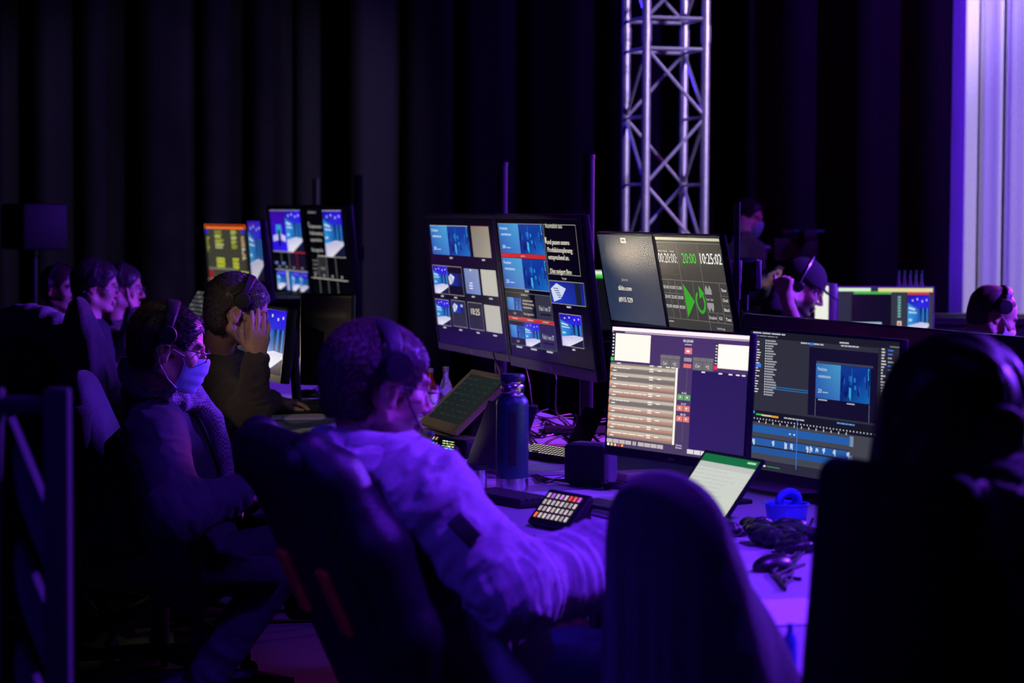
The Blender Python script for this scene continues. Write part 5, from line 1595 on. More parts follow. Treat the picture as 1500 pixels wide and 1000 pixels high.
blue_lit_plastic = mat('clear_plastic_blue_lit', (.10, .25, .85), .2, noise=.05, trans=.25)  # clear plastic of bowl and bottle, blue light put into its colour
p = desk_pt(1152, 764)
bw = empty('plastic_bowl', p, label='shallow clear plastic bowl in blue light below the timeline monitor', cat='bowl')
b = MB(); b.lathe([(.045, 0), (.050, .003), (.056, .045), (.060, .048), (.058, .050), (.053, .046), (.047, .006), (.0, .006)], 32); b.build('body', blue_lit_plastic, bw)
b = MB()
b.tube([(math.cos(a) * .028, 0, math.sin(a) * .026 + .075) for a in [2 * PI * k / 28 for k in range(28)]], .010, 10, closed=True)
b.tube([(math.cos(a) * .018, .006, math.sin(a) * .017 + .075) for a in [2 * PI * k / 28 for k in range(28)]], .006, 8, closed=True)
o = b.build('tape_roll', mat('blue_tape', (.06, .16, .75), .3, noise=.1)); o.location = p + V3((0, -.005, -.02)); o.rotation_euler = (R(8), 0, R(20)); tag(o, 'blue ring roll standing in the clear bowl', 'tape roll')
for k, (x, y, a, cl) in enumerate(((1185, 778, 12, (.14, .22, .7)), (1178, 795, -6, (.12, .2, .65)))):
    b = MB(); b.box((0, 0, .004 + .002 * k), (.16, .07, .006), bevel=.002); o = b.build('envelope', mat('blue_envelope%s' % ('' if k == 0 else '_dark'), cl, .6, noise=.08)); o.location = desk_pt(x, y); o.rotation_euler = (0, 0, R(a))
    tag(o, ('blue envelope behind the crumpled black bag, upper one', 'blue envelope behind the crumpled black bag, lower one')[k], 'envelope')
p = desk_pt(1140, 795)
X = SDF(); rr = np.random.RandomState(4)
for k in range(26):
    X.ell((rr.uniform(-.17, .15), rr.uniform(-.08, .08), rr.uniform(.006, .034)), (rr.uniform(.03, .06), rr.uniform(.012, .035), rr.uniform(.008, .018)), [[math.cos(k), math.sin(k), 0], [-math.sin(k), math.cos(k), 0], [0, 0, 1]], k=.012)
X.half((0, 0, .001), (0, 0, -1), .002)
V, F = X.mesh(.005); V = folds(V, F, [((-.2, 0, 0), (.2, 0, 0), 34, 1.4)], .008, 5); V[:, 2] = np.maximum(V[:, 2], 0)
o = mesh_obj('bag', V, F, mat('black_glossy_bag', (.012, .022, .018), .38, noise=.2, bump=.6, bscale=60)); o.location = p; o.rotation_euler = (0, 0, R(-55)); tag(o, 'crumpled black bag on the desk before the clear bowl', 'bag')
sheet(desk_pt(1152, 898), 15, .21, .29, 'bright sheet of paper between the two foreground chairs', n=3)
bottle(desk_pt(1157, 975), 'small blue lit water bottle at the bottom, between the foreground chairs', blue_lit_plastic, mat('pale_blue_cap', (.25, .5, .9), .4, noise=.05), .075, .013, name='water_bottle')
p = desk_pt(948, 700); 
b = MB(); b.box((0, 0, .012), (.10, .16, .024), bevel=.004); o = b.build('adapter_box', beige_silver); o.location = desk_pt(938, 702); o.rotation_euler = (0, 0, R(-60)); tag(o, 'small beige metal box under the playlist monitor', 'device')

# cables
def cable(pts, r, label, grp, rise=0.0, m=cable_black):
    ctrl = [V3(q) for q in pts]; out = []
    for i in range(len(ctrl) - 1):
        p0 = ctrl[max(i - 1, 0)]; p1 = ctrl[i]; p2 = ctrl[i + 1]; p3 = ctrl[min(i + 2, len(ctrl) - 1)]
        for k in range(8):
            t = k / 8
            out.append(.5 * ((2 * p1) + (p2 - p0) * t + (2 * p0 - 5 * p1 + 4 * p2 - p3) * t * t + (3 * p1 - p0 - 3 * p2 + p3) * t ** 3))
    out.append(ctrl[-1])
    b = MB(); b.tube(out, r, 7); o = b.build('cable', m); return tag(o, label, 'cable', grp)
rc = random.Random(21)
def dcable(pix, r, label, grp): return cable([desk_pt(x, y, DESK_Z + r + .0005 + (.0 if i in (0, len(pix) - 1) else rc.uniform(0, .004))) for i, (x, y) in enumerate(pix)], r, label, grp)
g_ = 'black cables strewn over the desk behind the flask'
lab_ = 'black cable strewn over the pale desk between flask and playlist monitor'
for k in range(9):
    x0 = rc.uniform(770, 800); y0 = rc.uniform(600, 640)
    pts = []
    for j in range(6): pts.append((x0 + j * rc.uniform(17, 24), y0 + rc.uniform(-10, 14) + j * rc.uniform(0, 4)))
    dcable(pts, rc.uniform(.0025, .004), lab_, g_)
for k in range(4):
    pts = [(820 + rc.uniform(-15, 15), 700 + rc.uniform(-6, 6))]
    dcable([(775 + k * 4, 690 + 4 * k), (800, 700 + k * 2), (835, 706 - k * 3), (880, 712), (912 + k * 3, 708 + k * 3)], .0028, 'thin black cable running behind the small loudspeaker', 'thin cables behind the loudspeaker')
for k in range(3):
    c_ = desk_pt(903, 716)
    cable([c_ + V3((math.cos(a) * (.035 + .004 * k), math.sin(a) * .028, .006 + .005 * k + .004 * math.sin(3 * a))) for a in [2 * PI * j / 9 + k for j in range(11)]], .004, 'coiled black cable at the right foot of the loudspeaker', 'coiled cable loops')
for k in range(5):
    dcable([(470 + rc.uniform(-20, 10), 556 + 6 * k), (490, 550 + 7 * k + rc.uniform(-4, 4)), (520, 556 + 6 * k), (560, 560 + 5 * k)], .0035, 'black cable on the far desk right of the mouse', 'cables on the far desk')
dcable([(440, 590), (470, 584), (500, 590), (520, 600)], .003, 'thin mouse cable crossing the mouse mat', None)
for k in range(5):
    dcable([(1190 - 4 * k, 760 + 22 * k), (1180 - 6 * k, 790 + 14 * k), (1160, 815 + 8 * k), (1128 + 5 * k, 830 + 7 * k), (1150, 852 + 3 * k)], .004, 'tangled black cable near the mouse between the foreground chairs', 'tangled cables near the mouse')
for k in range(3):
    a_ = P(560 + 90 * k, 520, 372); b_ = desk_pt(700 + 60 * k, 612)
    cable([P(722 + 45 * k, 515 + 12 * k, 375 + 8 * k), P(735 + 40 * k, 560, 378 + 8 * k), desk_pt(752 + 32 * k, 606, DESK_Z + .03), desk_pt(790 + 25 * k, 612, DESK_Z + .005)], .003, 'black cable hanging below the middle pair of televisions', 'cables hanging below the televisions')

# ------------------------------------------------------------------ long black panel and the crew opposite
pa = P(1095, 460, 420); pbb = P(1500, 491, 515)
dirp = (pbb - pa); dirp.z = 0; Lp = dirp.length; dirp.normalize()
zt = (pa.z + pbb.z) / 2
mid = (pa + pbb) / 2 + dirp * .18; Lp += .36
bp_ = empty('privacy_screen', (mid.x, mid.y, 0), math.atan2(dirp.y, dirp.x), label='long glossy black privacy screen standing behind the timeline monitor', cat='screen')
b = MB(); b.box((0, 0, (zt + .12) / 2), (Lp, .035, zt - .12), bevel=.008); b.build('panel', mat('gloss_black_panel', (.010, .010, .014), .28, noise=.1), bp_)
for q_ in (-1, 1):
    b = MB(); b.box((q_ * Lp * .42, 0, .065), (.05, .05, .13)); b.box((q_ * Lp * .42, 0, .012), (.08, .40, .024), bevel=.004); b.build('foot', matte_black, bp_)

rcase = P(1300, 450, 292)
fc = flight_case((rcase.x + .1, rcase.y + .35), 0, (1.5, .6, 1.0), 'long dark case with bottles on top behind the opposite crew')
k3 = Canvas(.47, .27)
k3.rect(0, 0, 1, 1, (38, 44, 52)); k3.rect(0, 0, .34, .06, (215, 235, 205), 2); k3.rect(.16, .06, .56, .11, (70, 175, 60), 2); k3.rect(.42, .0, 1, .07, (225, 215, 150), 2)
k3.rect(.14, .12, .56, 1, (10, 11, 12), 2); k3.rect(.14, .62, .46, .76, (150, 185, 195), 4); k3.rect(.14, .76, .46, .8, (60, 80, 100), 4); k3.rect(.56, .07, .72, 1, (50, 54, 60), 2)
for j in range(8): k3.rect(.63, .15 + .05 * j, .66, .18 + .05 * j, (120, 190, 185), 4)
k3.rect(.625, .6, .67, .72, (215, 200, 190), 4); k3.rect(.637, .63, .657, .68, (200, 50, 40), 5)
k3.rect(.73, .07, .96, .12, (205, 60, 60), 3); k3.stage(.735, .13, .96, .9, 3); k3.rect(.96, .07, 1, 1, (60, 60, 58), 3)
d3, m3_ = display('monitor', P(1297, 462, 298), -86, 0, .47, .27, 'opposite desk monitor with grey columns and a small stage picture, below the bottles', 'monitor', bez=.008, chin=.02, canvas=k3, frame_mat=silver)
# second desk
pd = m3_.translation
b_ = empty('desk', (2.42, pd.y - .1, 0), R(0), label='desk of the opposite crew hidden behind the black privacy screen', cat='desk')
b = MB(); b.box((0, 0, .725), (1.85, .8, .03)); b.build('tabletop', desk_cover, b_)
for sx in (-1, 1):
    for sy in (-1, 1): b = MB(); b.tube([(sx * .86, sy * .34, 0), (sx * .86, sy * .34, .71)], .018, 10); b.build('leg', pole_metal, b_)
inv = m3_.inverted(); b = MB(); b.tube([inv @ (pd + V3((0, .05, 0))), inv @ V3((pd.x, pd.y + .07, .75))], .022, 10); b.box((0, 0, 0), (.2, .2, .012), mtx=inv @ yaw_m((pd.x, pd.y + .05, .747), 0)); b.build('stand', matte_black, d3)
k4 = Canvas(.40, .25); k4.rect(0, 0, 1, 1, (235, 238, 225))
d4, m4_ = display('monitor', P(1204, 450, 296), -176, 0, .34, .22, 'bright white monitor behind the cap wearer\'s chin', 'monitor', bez=.012, chin=.02, canvas=(lambda c_: (c_.rect(0, 0, 1, 1, (235, 238, 225)), c_)[1])(Canvas(.34, .22)), frame_mat=silver)
pd4 = m4_.translation; inv = m4_.inverted(); b = MB(); b.tube([inv @ (pd4 + V3((.04, 0, 0))), inv @ V3((pd4.x + .06, pd4.y, .75))], .02, 10); b.box((0, 0, 0), (.2, .2, .012), mtx=inv @ yaw_m((pd4.x + .05, pd4.y, .747), 0)); b.build('stand', matte_black, d4)
green_cap = mat('green_cap', (.02, .35, .12), .4, noise=.1)
pet = mat('clear_pet', (.5, .45, .6), .12, trans=.6, noise=.05)
for k in range(5):
    xb = 1316 + 8.4 * k
    pbt = P(xb, 450, 285); pbt.z = 1.015; pbt.y = rcase.y + .16 + .05 * (k % 2)
    pbt.x = (xb - 750) / 285 * pbt.y / (F_PX / 285)
    bb = bottle(pbt, 'green capped water bottle, %s of the five on the case' % ('leftmost', 'second from left', 'middle', 'second from right', 'rightmost')[k], pet, green_cap, 1.53 - (392 - 312) / 285 - 1.015, .0135 * 1.1, group='green capped water bottles', name='water_bottle')
def loose_headphones(loc, yaw, label):
    root = empty('headphones', loc, R(yaw), label=label, cat='headphones')
    b = MB(); b.tube([(math.cos(PI * k / 16) * .085, 0, math.sin(PI * k / 16) * .10 + .02) for k in range(17)], .008, 8); b.build('headband', matte_black, root)
    for q in (1, -1):
        b = MB(); b.lathe([(.02, -.012), (.036, -.01), (.036, .01), (.02, .014)], 20, mtx=Matrix.Translation((q * .085, 0, .038)) @ Matrix.Rotation(R(90), 4, 'Y')); b.build('ear_cup', matte_black, root)
    return root
ph = P(1290, 430, 288); ph.z = 1.012; ph.y = rcase.y + .16
loose_headphones(ph, 10, 'black headphones lying on the case left of the bottles')
wb = P(1402, 455, 300)
b = MB(); b.box((0, 0, .11), (.055, .20, .22), bevel=.004); o = b.build('white_board', mat('white_lacquer', (.7, .7, .75), .5, noise=.03)); o.location = (wb.x, wb.y - .1, .74 + .0); tag(o, 'upright white board left of the shaved head', 'board')
o.location.z = .742
# distant rack monitor with green bar
k5 = Canvas(.5, .3); k5.rect(0, 0, 1, 1, (14, 16, 18)); k5.rect(0, 0, 1, .05, (220, 240, 210), 2); k5.rect(0, .05, 1, .1, (60, 200, 60), 2)
d5, m5_ = display('monitor', P(905, 440, 262), -110, 0, .5, .33, 'distant dark monitor with white and green top bar, seen between televisions', 'monitor', bez=.006, chin=.02, canvas=(lambda c_: (c_.rect(0, 0, 1, 1, (14, 16, 18)), c_.rect(0, 0, 1, .06, (220, 240, 210), 2), c_.rect(0, .06, 1, .12, (60, 200, 60), 2), c_)[3])(Canvas(.5, .33)))
pd5 = m5_.translation
flight_case((pd5.x + .02, pd5.y + .12), -20, (.7, .5, .80), 'dark case under the distant monitor with green bar')
inv = m5_.inverted(); b = MB(); b.tube([inv @ (pd5 + V3((.02, .06, 0))), inv @ V3((pd5.x + .03, pd5.y + .1, .84))], .022, 10); b.build('stand', matte_black, d5)

# video camera on tripod at the back
pv_ = P(1160, 366, 215)
vc = empty('video_camera', (pv_.x, pv_.y, 0), R(200), label='dark video camera on tripod behind the cap wearer', cat='camera')
b = MB(); b.box((0, 0, pv_.z), (.34, .13, .16), bevel=.015, seg=3); b.box((-.02, 0, pv_.z + .12), (.2, .03, .03), bevel=.008); b.build('body', matte_black, vc)
b = MB(); mtl = Matrix.Translation((.17, 0, pv_.z)) @ Matrix.Rotation(R(90), 4, 'Y'); b.lathe([(.045, 0), (.05, .04), (.055, .12), (.06, .14), (.05, .142)], 24, mtx=mtl); b.build('lens', black_plastic, vc)
b = MB(); b.box((-.05, .13, pv_.z + .10), (.10, .10, .07), bevel=.01); b.tube([(-.05, .02, pv_.z + .08), (-.05, .12, pv_.z + .10)], .01); b.build('viewfinder', matte_black, vc)
for c_, sz_, q_ in (((-.1, .06, pv_.z + .13), (.18, .09, .012), (10, 15, 90)), ((.0, -.067, pv_.z - .02), (.02, .006, .012), (130, 130, 130)), ((-.08, -.067, pv_.z), (.012, .006, .02), (150, 110, 130))):
    b = MB(); b.box(c_, sz_, col=lin(q_)); b.build('indicator', screen_mat, vc)
for k in range(3):
    a = 2 * PI * k / 3 + .4
    b = MB(); b.tube([(math.cos(a) * .05, math.sin(a) * .05, pv_.z - .12), (math.cos(a) * .45, math.sin(a) * .45, .015)], [.02, .014], 10); b.build('tripod_leg', matte_black, vc)
b = MB(); b.lathe([(.07, pv_.z - .15), (.07, pv_.z - .08), (.05, pv_.z - .07)], 20); b.build('tripod_head', matte_black, vc)

# ------------------------------------------------------------------ foreground left lattice stand
s_ = 880.0
fx = P(84, 500, s_); fx2 = P(-14, 500, s_)
lt = empty('lattice_stand', (fx.x, fx.y, 0), math.atan2(0, 1), label='blurred black lattice stand at the left edge, very near', cat='stand')
zt = P(84, 568, s_).z
fm_ = mat('lattice_dark_paint', (.010, .010, .011), .8, noise=.2)
b = MB(); b.box((0, 0, zt / 2), (.042, .042, zt), bevel=.006); b.build('post', fm_, lt)
b = MB(); b.box((fx2.x - fx.x, 0, zt / 2), (.042, .042, zt), bevel=.006); b.build('post', fm_, lt)
b = MB(); b.box(((fx2.x - fx.x) / 2, 0, zt - .03), (.10, .03, .03), bevel=.006); b.build('cross_bar', fm_, lt)
dg_m = mat('brace_grey_metal', (.045, .035, .05), .8, metal=.0, noise=.1)
for k, (ya, yb_) in enumerate(((620, 830), (770, 980), (920, 1130), (1090, 1300))):
    za = P(0, ya, s_).z; zb = P(0, yb_, s_).z
    b = MB(); b.tube([(fx2.x - fx.x + .01, .03, za), (-.005, .03, max(zb, .02))], .026, 8); b.build('brace', dg_m, lt)
b = MB(); b.box(((fx2.x - fx.x) / 2, 0, .01), (.36, .36, .02)); b.build('base_plate', fm_, lt)

pz = P(50, 340, 258)
bx_ = stand('speaker_stand', pz.x, pz.y, 0.0, pz.z - .10, .018, 'dark pole carrying the black box at far left', basew=.4)
bq = empty('stage_loudspeaker', (pz.x, pz.y, pz.z - .15 + .052), R(-60), label='black loudspeaker box high behind the back row at far left', cat='speaker')
b = MB(); b.box((0, 0, .13), (.40, .26, .26), bevel=.015); b.build('cabinet', matte_black, bq)
b = MB(); b.box((0, -.132, .13), (.36, .006, .22), bevel=.002); b.build('grille', black_fabric, bq)

stand('display_stand', pB.x + .05, pB.y + .03, 0.0, pB.z + .05, .016, 'dark pole behind the narrow stage picture screen', tv=(pB.x + .04, pB.y + .02, pB.z), basew=.4)
dl = empty('desk_lamp', (-1.50, 10.62, DESK_Z), R(-52), label='small desk lamp behind the scarf wearer, its light caught by the screens', cat='lamp')
b = MB(); b.lathe([(.06, 0), (.06, .012), (.02, .02)], 20, c=(-.10, 0, 0)); b.build('base', matte_black, dl)
b = MB(); b.tube([(-.10, 0, .015), (-.11, 0, .16), (-.06, 0, .23)], .006); b.build('arm', matte_black, dl)
b = MB(); b.lathe([(.015, -.07), (.03, -.06), (.055, -.012)], 20, mtx=Matrix.Translation((-.03, 0, .20)) @ Matrix.Rotation(R(100), 4, 'Y')); b.build('shade', matte_black, dl)
# ------------------------------------------------------------------ people
hoodie_mat = mat('grey_hoodie_jersey', (0.42, 0.40, 0.42), 0.95, noise=0.1, nscale=140, bump=0.5, bscale=420, sheen=0.3)
jeans_mat = mat('blue_jeans_denim', (0.20, 0.30, 0.60), 0.9, noise=0.2, nscale=150, bump=0.4, bscale=600)
dark_jersey = mat('dark_grey_jersey', (0.085, 0.075, 0.07), 0.95, noise=0.15, nscale=150, bump=0.5, bscale=500, sheen=0.15)
navy_jacket = mat('navy_jacket_cloth', (0.018, 0.017, 0.032), 0.8, noise=0.2, nscale=90, bump=0.4, bscale=420, sheen=0.1)
dark_trouser = mat('dark_trouser_cloth', (0.02, 0.02, 0.03), 0.9, noise=0.2, bump=0.3, bscale=500)
grey_shirt = mat('grey_shirt_cloth', (0.12, 0.11, 0.13), 0.9, noise=0.15, bump=0.3, bscale=400)
black_shirt = mat('black_shirt_cloth', (0.012, 0.012, 0.015), 0.9, noise=0.2, bump=0.3, bscale=400)

V3 = Vector
# --- man in the grey hoodie ---------------------------------------------------
HA = Head(P(553, 564, 705), 27, -9, 0, 1.06)
shA = P(578, 716, 700); pelA = P(700, 1010, 690)
A = Person('person in a light grey hoodie and headset, leaning on the desk, back towards us', HA, shA, pelA, 20, shw=.20)
A.arm('R', P(752, 864, 735), P(896, 822, 706), None, (0, 0, -1), curl=18, thumb=1) if 0 else A.arm('R', P(752, 864, 735), P(896, 822, 706), (1, .25, -.02), (0, 0, -1), curl=16)
A.arm('L', A.LS + V3((.10, .02, -.27)), A.LS + V3((.36, .10, -.30)), (1, .1, -.1), (0, 0, -1), curl=25)
A.sit_legs(.56, .42, .05, .13)
A.build((hoodie_mat, jeans_mat), hair=dict(color=(.060, .036, .026), n=9000, tuft=.022, seed=4, vox=.004, wild=.3, nape=-.072), vox=.0042, gvox=.006, g=.026, belly=.03, hood=True, seed=3,
        gname='hoodie', amp=.013, freq=34, sleeve=1.16, cuff=1.5, beard=(.04, .022, .015), width=1.08, neck_r=.064, sleeves_to=.9)
headphones(A, HA, matte_black, mic=True, tilt=-4, cup=.031, cz=.048, band=.017)
glasses(A, HA)
e_, w__ = A.arms['R']; sp = A.RS
axis = (e_ - sp).normalized(); out = (V3((.15, -1, .35)) - axis * V3((.15, -1, .35)).dot(axis)).normalized(); tv = axis.cross(out)
b = MB()
pc = sp.lerp(e_, .46)
n_ = 8
Vp = []; Fp = []
for j in range(2):
    for i in range(n_ + 1):
        a = (i / n_ - .5) * .36 + .10
        rr_ = .101
        Vp.append(pc + axis * (.031 if j else -.031) + (out * math.cos(a) + tv * math.sin(a)) * rr_)
for i in range(n_): Fp.append((i, i + 1, n_ + 2 + i, n_ + 1 + i))
b.add(Vp, Fp, smooth=True)
o = b.build('sleeve_patch', black_fabric, A.root); o.matrix_parent_inverse = Matrix.Translation(-A.base)
o.modifiers.new('t', 'SOLIDIFY').thickness = .006

# --- man with mask and scarf --------------------------------------------------
HB = Head(P(246, 507, 500), 8, -12, 0, 1.05)
shB = P(234, 612, 488); pelB = P(276, 822, 478)
B_ = Person('person in a dark jacket with checked scarf, glasses and face mask', HB, shB, pelB, 4)
B_.arm('R', P(262, 750, 512), P(352, 722, 505), (1, .3, -.1), (0, .4, -1), curl=30)
B_.arm('L', B_.LS + V3((.04, .02, -.28)), B_.LS + V3((.28, -.05, -.30)), None, (0, -.4, -1), curl=30)
B_.sit_legs(.53, .34, -.30, .10)
B_.build((navy_jacket, dark_trouser), hair=dict(color=(.030, .020, .018), n=6000, tuft=.02, seed=8, vox=.0045, flow=(.5, .2, -.3), wild=.16, nape=-.072, cap=.006), vox=.0048, gvox=.007, g=.026, collar=True, seed=6, gname='jacket', amp=.008, freq=24, sleeve=1.1)
headphones(B_, HB, matte_black, tilt=0, cup=.026, band=.016, cz=.042)
glasses(B_, HB); face_mask(B_, HB)
scarf_m = mat('checked_scarf_wool', (.34, .30, .36), .95, bump=.4, bscale=300)
nt = scarf_m.node_tree
ck = nt.nodes.new('ShaderNodeTexChecker'); ck.inputs['Scale'].default_value = 150; ck.inputs[1].default_value = (.42, .38, .44, 1); ck.inputs[2].default_value = (.16, .14, .18, 1)
tc_ = nt.nodes.new('ShaderNodeTexCoord'); nt.links.new(tc_.outputs['Object'], ck.inputs['Vector']); nt.links.new(ck.outputs['Color'], nt.nodes['Principled BSDF'].inputs['Base Color'])
X = SDF(); nb = B_.neck + B_.u * .040
pts = [nb + B_.fw * (math.cos(a) * .078 + .022) + B_.lf * math.sin(a) * .092 + B_.u * (-.042 * math.cos(a) + .012) for a in [2 * PI * k / 14 for k in range(15)]]
X.chain(pts, [.030, .029, .027, .028, .030, .032, .034, .034, .034, .032, .030, .028, .027, .029, .030], .012)
pts2 = [p_ - B_.u * .032 + (p_ - nb) * .18 for p_ in pts]
X.chain(pts2, [.024] * 15, .010)
f0 = nb + B_.fw * .115 - B_.u * .05
X.chain([f0 + B_.lf * -.02, f0 + B_.fw * .045 - B_.u * .08 - B_.lf * .035, f0 + B_.fw * .06 - B_.u * .19 - B_.lf * .04, f0 + B_.fw * .055 - B_.u * .27 - B_.lf * .045], [.03, .026, .024, .020], .015)
V, F = X.mesh(.006); V = folds(V, F, [(pts[i], pts[i + 1], 30, 1.0) for i in range(0, 14, 2)], .004, 4)
B_.child(mesh_obj('scarf', V, F, scarf_m, B_.root))

# --- man holding his face -----------------------------------------------------
HC = Head(P(349, 455, 405), 8, -16, 0, 1.06)
shC = P(314, 541, 396); pelC = P(262, 690, 390)
C_ = Person('person in a dark grey sweater holding one hand over the face', HC, shC, pelC, 8)
C_.arm('R', P(368, 600, 414), P(375, 524, 420), (.13, .12, 1), (-.35, .9, 0), curl=6, tside=1, spread=.7, thumb_in=.1)
C_.arm('L', P(345, 596, 392), P(400, 588, 372), (1, .25, -.04), (0, 0, -1), curl=20)
C_.sit_legs(.55, .42, .05, .12)
C_.build((dark_jersey, dark_trouser), hair=dict(color=(.075, .062, .06), n=7000, tuft=.028, seed=12, vox=.0045, wild=.55), vox=.0048, gvox=.0065, g=.02, collar=True, seed=9, gname='sweater', amp=.007, freq=30, nose=1.0, sleeves_to=.92)
headphones(C_, HC, matte_black, tilt=10, cup=.028, band=.013, cz=.046)
face_mask(C_, HC, low=.012)

# --- back row -----------------------------------------------------------------
def back_person(label, hc, s, yaw, pitch, dx_sh, mats, hair, seed, hand=None, **kw):
    H_ = Head(P(hc[0], hc[1], s), yaw, pitch, 0, 1.04)
    sh_ = P(hc[0] + dx_sh, hc[1] + .30 * s, s); f_ = V3((math.cos(R(yaw)), math.sin(R(yaw)), 0))
    pel_ = V3((sh_.x - f_.x * .06, sh_.y - f_.y * .06, max(sh_.z - .50, .47)))
    p_ = Person(label, H_, sh_, pel_, kw.pop('byaw', yaw))
    if hand:
        p_.arm('R', *hand[0], **hand[1])
    else:
        p_.arm('R', p_.RS + V3((.06, -.02, -.27)) , p_.RS + V3((.30, .02, -.28)), (1, 0, -.1), (0, 0, -1), curl=25)
    p_.arm('L', p_.LS + V3((.06, .02, -.27)), p_.LS + V3((.30, 0, -.28)), (1, 0, -.1), (0, 0, -1), curl=25)
    p_.sit_legs()
    p_.build(mats, hair=hair, vox=.007, gvox=.010, seed=seed, **kw)
    return p_, H_
D_, HD = back_person('person at far left with cropped hair, face turned partly towards us', (88, 421), 268, -28, -6, -6, (navy_jacket, dark_trouser), dict(color=(.06, .04, .035), n=1500, tuft=.006, seed=2, vox=.007, cap=.004), 21, gname='jacket', collar=True)
headphones(D_, HD, matte_black, tilt=2, cz=.03, cup=.028)
E_, HE = back_person('person in profile with thick dark hair and black glasses, wearing a dark jacket', (141, 419), 292, 4, -6, -8, (navy_jacket, dark_trouser), dict(color=(.03, .02, .022), n=3500, tuft=.026, seed=3, vox=.007, cap=.016), 22, gname='jacket', collar=True)
headphones(E_, HE, matte_black, tilt=0, cz=.03, cup=.028); glasses(E_, HE)
hf = P(183, 422, 280)
F_, HF = back_person('person with black glasses resting the chin on a raised fist, farthest of the three', (178, 421), 278, 2, -6, -8, (dark_jersey, dark_trouser), dict(color=(.04, .03, .03), n=2500, tuft=.018, seed=5, vox=.007), 23,
    hand=((P(190, 505, 284), P(196, 456, 284), (0, .2, 1), (-1, 0, 0)), dict(curl=75)), gname='sweater')
headphones(F_, HF, matte_black, tilt=0, cz=.03, cup=.028); glasses(F_, HF)

# --- standing person behind the countdown monitor -----------------------------
HG = Head(P(1095, 319, 218), -32, -8, 0, 1.0)
shG = P(1092, 372, 228); pelG = V3((shG.x, shG.y, shG.z - .50))
G_ = Person('standing person in a dark shirt with light blue face mask, looking at a handheld phone', HG, shG, pelG, -20)
G_.arm('R', P(1112, 432, 236), P(1113, 414, 244) + V3((.02, -.05, 0)), (1, -.3, .25), (.1, .4, .9), curl=45)
G_.arm('L', G_.LS + V3((.03, .0, -.28)), P(1128, 412, 238), (.5, -.6, .3), (-.3, .2, .9), curl=45)
for sd, q in (('R', -1), ('L', 1)):
    G_.leg(sd, G_.pel + G_.l * q * .1 + V3((0, 0, -.44)), V3(((G_.pel + G_.l * q * .11).x, (G_.pel + G_.l * q * .11).y, .09)))
G_.build((grey_shirt, dark_trouser), hair=dict(color=(.03, .02, .02), n=2000, tuft=.02, seed=6, vox=.008, cap=.014), vox=.008, gvox=.011, gname='shirt', seed=31, collar=True)
face_mask(G_, HG)

# --- person in a baseball cap ---------------------------------------------------
HH = Head(P(1176, 420, 300), -8, -28, 0, 1.04)
shH = P(1140, 470, 305); pelH = V3((shH.x - .05, shH.y, .50))
H_ = Person('person in a black cap and black t-shirt, bare forearm raised beside the face', HH, shH, pelH, -6)
H_.arm('R', P(1165, 482, 322), P(1152, 436, 326), (-.15, .1, 1), (.5, .8, 0), curl=82)
H_.arm('L', H_.LS + V3((.12, .02, -.22)), H_.LS + V3((.34, 0, -.2)), (1, 0, -.1), (0, 0, -1), curl=25)
H_.sit_legs()
H_.build((black_shirt, dark_trouser), hair=dict(color=(.02, .015, .015), n=900, tuft=.01, seed=6, vox=.008, cap=.005), vox=.007, gvox=.010, gname='t_shirt', seed=33, short=True, beard=(.02, .012, .01))
X = SDF()
X.ell(HH.w(-.012, 0, .040), np.array((.108, .088, .096)) * HH.s, HH.A.T, .02)
X.half(HH.w(0, 0, .034), HH.M @ V3((-.12, 0, -1)), .006)
for k in range(9):
    y_ = (k / 8 * 2 - 1) * .062
    X.cap(HH.w(.085 - 3 * y_ * y_, y_, .036), HH.w(.175 - 9 * y_ * y_, y_ * .95, .022), .005, .004, .006)
X.ell(HH.w(-.012, 0, .136), np.array((.008, .008, .005)), None, .004)
V, F = X.mesh(.006); H_.child(mesh_obj('baseball_cap', V, F, mat('cap_cotton', (.035, .033, .036), .9, noise=.15, bump=.3), H_.root))
hb = MB(); hb.tube([(-.02, math.cos(PI * k / 16) * .098, .01 + math.sin(PI * k / 16) * .138) for k in range(17)], .0035)
hs = head_child(hb, 'headset', silver, H_, HH)
hb = MB(); hb.lathe([(.02, -.008), (.024, 0), (.02, .010)], 20, mtx=Matrix.Translation((-.015, -.095, -.005)) @ Matrix.Rotation(R(90), 4, 'X')); hb.build('ear_cup', matte_black, hs)

# --- bald person at the right ---------------------------------------------------
HI = Head(P(1454, 461, 345), 10, -24, 0, 1.03)
shI = P(1418, 540, 345); pelI = V3((shI.x - .06, shI.y, .52))
I_ = Person('person with a shaved head wearing headphones and white face mask, at the right edge', HI, shI, pelI, 8)
for sd in 'RL':
    q = I_.RS if sd == 'R' else I_.LS
    I_.arm(sd, q + V3((.08, 0, -.25)), q + V3((.32, .02, -.24)), (1, 0, -.1), (0, 0, -1), curl=25)
I_.sit_legs()
I_.build((black_shirt, dark_trouser), hair=dict(color=(.10, .06, .05), n=10, tuft=.003, seed=6, vox=.007, cap=.0015, cut=.018), vox=.006, gvox=.010, gname='shirt', seed=35)
headphones(I_, HI, matte_black, tilt=8, cup=.032, band=.014, cz=.045)
face_mask(I_, HI, mat('face_mask_white', (.7, .7, .72), .8, noise=.04), low=.01)

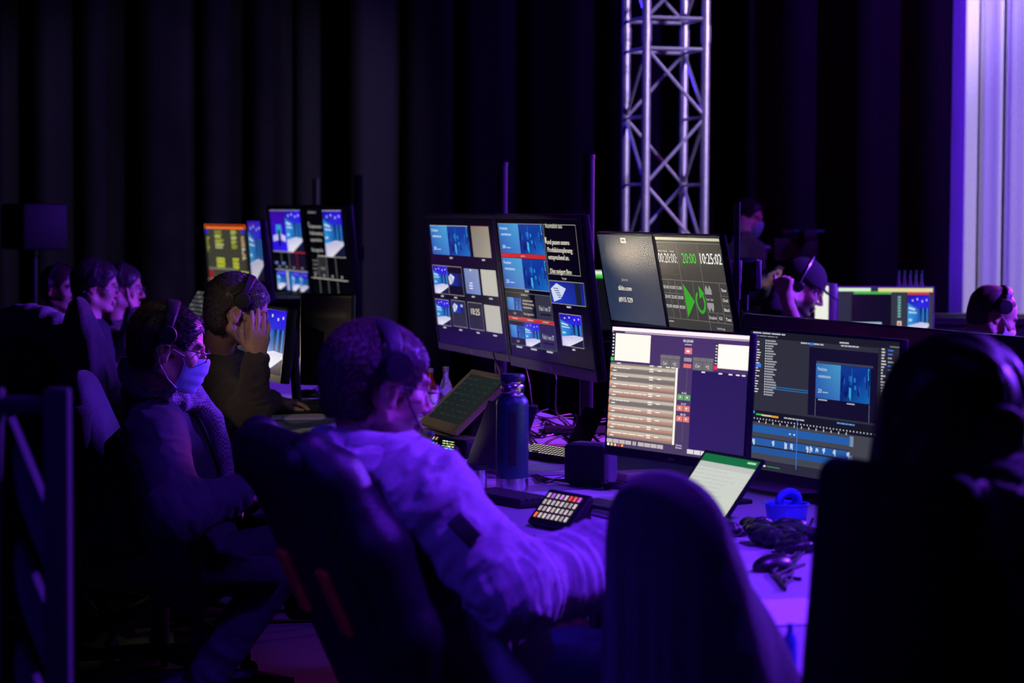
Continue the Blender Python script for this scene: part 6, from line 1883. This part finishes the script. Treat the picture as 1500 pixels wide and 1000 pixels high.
# --- woman in the foreground ----------------------------------------------------
HJ = Head(P(1412, 618, 980), 24, -8, 0, 1.03)
shJ = P(1470, 812, 990); pelJ = V3((shJ.x + .10, shJ.y + .05, .50))
J_ = Person('blurred person with long hair and headphones in a dark coat, at bottom right', HJ, shJ, pelJ, 26)
J_.arm('R', J_.RS + V3((.05, -.01, -.28)), J_.RS + V3((.27, .10, -.26)), (1, .4, 0), (0, 0, -1), curl=25)
J_.arm('L', J_.LS + V3((.08, .02, -.26)), J_.LS + V3((.30, .12, -.25)), (1, .4, 0), (0, 0, -1), curl=25)
J_.sit_legs(.56, .42, .05, .1)
def long_hair(S_, H):
    rw = H.A.T
    S_.ell(H.w(-.035, 0, -.03), np.array((.095, .094, .12)), rw, .04)
    S_.ell(H.w(-.05, 0, -.11), np.array((.075, .098, .10)), rw, .05)
J_.build((mat('dark_coat_cloth', (.03, .026, .036), .95, noise=.3, bump=.6, bscale=200, sheen=.3), dark_trouser), hair=None, vox=.007, gvox=.009, g=.03, gname='coat', seed=41, amp=.014)
nb = J_.neck; X = SDF()
pts = [nb + (J_.fw * math.cos(a) * .115 + J_.lf * math.sin(a) * .135) + J_.u * (-.015 - .03 * math.cos(a)) for a in [2 * PI * k / 12 for k in range(13)]]
X.chain(pts, [.052] * 13, .02)
V, F = X.mesh(.007); N_ = vnormals(V, F); V = V + N_ * (vnoise(V * 45, 3) * .014 + vnoise(V * 110, 4) * .008)[:, None]
J_.child(mesh_obj('fur_collar', V, F, mat('fur_collar', (.30, .20, .24), .95, noise=.4, nscale=60, bump=.8, bscale=150, sheen=.5), J_.root))
X = SDF()
X.ell(HJ.w(-.017, 0, .032), np.array((.110, .092, .100)), HJ.A.T, .03); long_hair(X, HJ)
X.fn(lambda x: -(((HJ.local(x)[:, 0] * .97 - .25 * HJ.local(x)[:, 2]) - .048)), .01)
V, F = X.mesh(.006)
L_ = HJ.local(V); N_ = vnormals(V, F)
V = V + N_ * (vnoise(np.stack([L_[:, 1] * 90 + L_[:, 0] * 60, L_[:, 0] * 18, L_[:, 2] * 10], 1), 5) * .006)[:, None]
J_.child(mesh_obj('hair', V, F, hair_mat, J_.root, np.tile(np.array((.035, .024, .022)), (len(V), 1))))
headphones(J_, HJ, matte_black, tilt=0, cup=.038, band=.016)

# chairs under the others
more((pelJ.x, pelJ.y), 26, 'office chair of the person at bottom right') if 0 else None
cj_ = office_chair('dark high-backed office chair of the person at bottom right', (pelJ.x - .135, pelJ.y - .02), 26, 1.165, -5, black_fabric, False, .19, thick=.032)
for (p_, yw, lb) in ((D_, -28, 'office chair under the person at far left with cropped hair'), (E_, 4, 'office chair under the person with thick dark hair'), (F_, 2, 'office chair under the person resting the chin on a fist'),
                     (H_, -6, 'office chair under the person in the black cap'), (I_, 8, 'office chair under the person with the shaved head')):
    more((p_.pel.x, p_.pel.y), yw, lb)
b = MB(); b.box((0, 0, 0), (.075, .009, .15), bevel=.004); o = b.build('mobile_phone', black_plastic); o.location = P(1130, 406, 240); o.rotation_euler = (R(-50), 0, R(50)); tag(o, 'dark mobile phone held by the standing person', 'phone')
